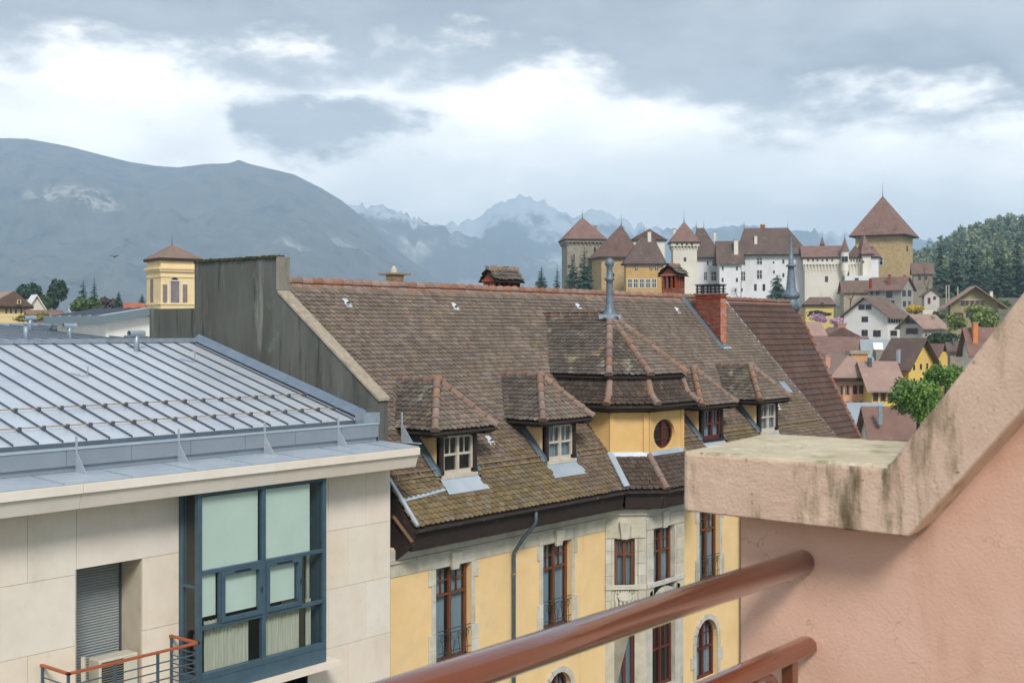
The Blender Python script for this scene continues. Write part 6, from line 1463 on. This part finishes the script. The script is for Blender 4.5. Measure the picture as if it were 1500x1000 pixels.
h = House('town_house', 'yellow terraced house with pinkish roof and maroon shutters', 'house', 1277, 1252, 1319, 138, 14, 568, mat('lemon_render', (228, 196, 112), (216, 182, 98), scale=.5, rough=.9)).walls().gable(1, 531, M_rfp, o=.7)
for x in (1281, 1292, 1303, 1312): h.win('R', x, 574, x + 3.4, 587, shut=M_shr); h.win('R', x, 597, x + 3.4, 606)
h.chim(1274, 524, 540, 5, M_zincd, b=.4)
h = House('town_house', 'house with a pale zinc roof, skylight and grey chimney block', 'house', 1268, 1262, 1312, 160, 12, 530, M_wwc).walls().gable(1, 499, M_dz)
p = [h.w(h.L1 * .30, h.L2 * .16, h.zy(519) + .3), h.w(h.L1 * .62, h.L2 * .16, h.zy(519) + .3), h.w(h.L1 * .62, h.L2 * .38, h.zy(507) + .3), h.w(h.L1 * .30, h.L2 * .38, h.zy(507) + .3)]
MB().prism(p, (0, 0, .15)).build('skylight', mat('skylight_pane', (224, 226, 222), rough=.3), h.rf); h.chim(1288, 514, 530, 12, M_stg, b=.05)
h = House('town_house', 'yellow gabled house with a large dark mottled roof', 'house', 1331, 1296, 1367, 146, 52, 531, mat('warm_yellow_render', (226, 194, 110), (212, 178, 98), scale=.5, rough=.9)).walls().gable(2, 497, M_rfd, o=.9)
for x, y in ((1338, 534), (1348, 533), (1357, 532), (1338, 554), (1348, 553)): h.win('R', x, y, x + 2.6, y + 8)
h.chim(1316, 512, 520, 4, M_zincl, b=.3)
h = House('town_house', 'house with a low plum roof and yellow gable beyond the mottled roof', 'house', 1374, 1346, 1390, 172, 40, 519, MATS['warm_yellow_render']).walls().gable(2, 505, M_rfr, o=.6); h.chim(1356, 502, 510, 5, M_stg)
h = House('town_house', 'dark grey roofed house below the hedge', 'house', 1392, 1388, 1440, 165, 8, 512, M_stg).walls().gable(1, 503, M_rfd); h.chim(1397, 496, 510, 3, M_zincd, b=.3)
h = House('town_house', 'house with orange chimney and reddish tile roof by the sloping wall', 'house', 1424, 1410, 1480, 120, 20, 512, M_wwc).walls().gable(1, 482, M_rfr); h.chim(1428, 473, 492, 7, mat('orange_brick', (214, 140, 92), (196, 122, 78), scale=2, rough=.9), b=.2)
h = House('town_house', 'low house with pale blue-grey zinc roof beneath the peach house', 'house', 1246, 1236, 1292, 112, 14, 622, M_wwc).walls().gable(1, 592, M_dz)
h = House('town_house', 'low house with ribbed brown tile roof beneath the yellow terrace', 'house', 1278, 1262, 1345, 100, 14, 636, M_wwc).walls().gable(1, 598, M_rfr)
p = h.pt('R', 1289, 603, 0); MB().tube([p + Vector((0, 0, -1)), p + Vector((0, 0, .5))], .2, 8).build('roof_cowl', M_zinc, h.rf)
# ---- left: belfry and the houses near it
h = House('church_belfry', 'cream and yellow church belfry with shuttered arched openings and low tiled cap', 'belfry', 235.5, 215, 293, 160, 20, 381, mat('belfry_yellow_stone', (238, 214, 166), (226, 200, 150), scale=.5, rough=.9, spots=[((236, 222, 188), .7, .52, .7), ((190, 160, 112), .6, .6, .8, (1, 1, .3))])).walls()
h.hip(252, 252, 358, mat('belfry_roof_tiles', (140, 118, 104), (116, 98, 88), scale=1, rough=.9), o=.35, ye=377.5).spike(1.4)
for y0, y1, g, nm in ((391, 394, .32, 'cornice'), (394, 397.5, .16, 'moulding'), (378, 382, .12, 'cornice'), (404, 405.5, .1, 'string_course'), (443.5, 446, .12, 'sill_course')):
    z0, z1 = h.zy(y1), h.zy(y0); q = [(-g, -g), (h.L1 + g, -g), (h.L1 + g, h.L2 + g), (-g, h.L2 + g)]
    MB().hexa([h.w(a, b, z0) for a, b in q] + [h.w(a, b, z1) for a, b in q]).build(nm, h.wall, h.wo)
dn = MB(); x = 0
while x < h.L1: dn.hexa([h.w(a, b, z) for z in (h.zy(397.5), h.zy(395)) for a, b in ((x, -.28), (x + .12, -.28), (x + .12, 0), (x, 0))]); x += .3
dn.build('dentil_row', h.wall, h.wo)
M_louv = mat('weathered_louvres', (140, 128, 128), (118, 106, 108), scale=1, rough=.85)
h.win('R', 250, 412, 262.5, 443.5, m=M_louv, frame=M_wfr, name='shutter').win('R', 238.7, 416.5, 245, 443, m=M_louv, name='shutter').win('R', 268, 416.5, 274.5, 443, m=M_louv, name='shutter').win('L', 220, 409, 224, 443, m=M_louv, name='shutter')
m_ = h.pt('R', 256.2, 413, .06); r_ = (h.pt('R', 262.5, 413, 0) - h.pt('R', 250, 413, 0)).length / 2; ux = (h.pt('R', 262.5, 413, 0) - h.pt('R', 250, 413, 0)).normalized()
MB().prism([m_ + ux * r_ * math.cos(a) + Vector((0, 0, r_ * math.sin(a))) for a in [math.pi * k / 10 for k in range(11)]], ux.cross(Vector((0, 0, 1))) * -.2).build('arch_opening', M_dark, h.wo)
for x in (247.5, 265.3):
    h.win('R', x - 1.4, 412, x + 1.4, 443.5, m=h.wall, name='pilaster')
h = House('town_house', 'cream house with pinkish hipped roof and small dormer at the lake side', 'house', -14, -46, 41, 168, 16, 448, mat('cream_yellow_render', (230, 206, 150), (216, 190, 132), scale=.5, rough=.9)).walls().hip(-10, 22, 427, M_rfp, o=.6)
for x in (8, 15, 22, 30): h.win('R', x, 452, x + 2.6, 459)
h.win('R', 0, 462, 38, 463.4, m=M_wwc, name='balcony_band'); h.win('R', 25.5, 437, 31, 445, m=MATS['cream_yellow_render'], d=1.2, name='dormer'); h.win('R', 27, 439, 29.6, 444, d=1.3)
h = House('town_house', 'house with a bright white sheet gable roof beyond the cream one', 'house', 40, 34, 66, 176, 12, 453, M_wwc).walls().gable(2, 433, mat('white_roof_sheet', (232, 232, 230), rough=.6))
h = House('town_house', 'low house with rust-brown roof beside the yellowish bush', 'house', 46, 40, 90, 150, 8, 466, M_wwc).walls().gable(1, 456, M_rfr)
h = House('town_house', 'house with orange-red tile roof left of the belfry', 'house', 186, 182, 210, 215, 10, 457, M_wwc).walls().gable(1, 445, mat('orange_roof_tiles', (176, 104, 80), (152, 86, 68), scale=.6, rough=.9, spots=[((190, 128, 104), 1.2, .55, .7)]))
# small bird crossing in front of the mountain
bp = atD(168, 377, 60); bd = thing('bird', bp, 'small brown bird gliding in front of the mountain', 'bird')
MB().lathe(bp, [(.0, bp.z - .02), (.05, bp.z), (.06, bp.z + .04), (.0, bp.z + .09)], 8).build('body', mat('brown_feathers', (92, 74, 62), (70, 56, 48), scale=9, rough=.9), bd)
MB().add([bp + Vector((0, 0, .04)), bp + Vector((.08, .02, .10)), bp + Vector((.26, .02, .13)), bp + Vector((.12, -.06, .05)), bp + Vector((-.1, .05, .09)), bp + Vector((-.24, .1, .08)), bp + Vector((-.1, -.04, .03))], [(0, 1, 2, 3), (0, 6, 5, 4)]).build('wing', MATS['brown_feathers'], bd)

# ================================================================== haze between here and the mountains
q = [(-10400, -3400), (10400, -3400), (10400, 10400), (-10400, 10400)]
hz_ = MB().hexa([cw(x, y, -40) for x, y in q] + [cw(x, y, 950) for x, y in q]).build('haze', None, kind='stuff')
hm = bpy.data.materials.new('haze'); hm.use_nodes = True; t = hm.node_tree; t.nodes.clear()
o = t.nodes.new('ShaderNodeOutputMaterial'); v = t.nodes.new('ShaderNodeVolumePrincipled'); v.inputs['Color'].default_value = (.56, .77, 1.0, 1); v.inputs['Density'].default_value = 2.1e-4; v.inputs['Anisotropy'].default_value = .0
t.links.new(v.outputs[0], o.inputs['Volume']); hz_.data.materials.append(hm)
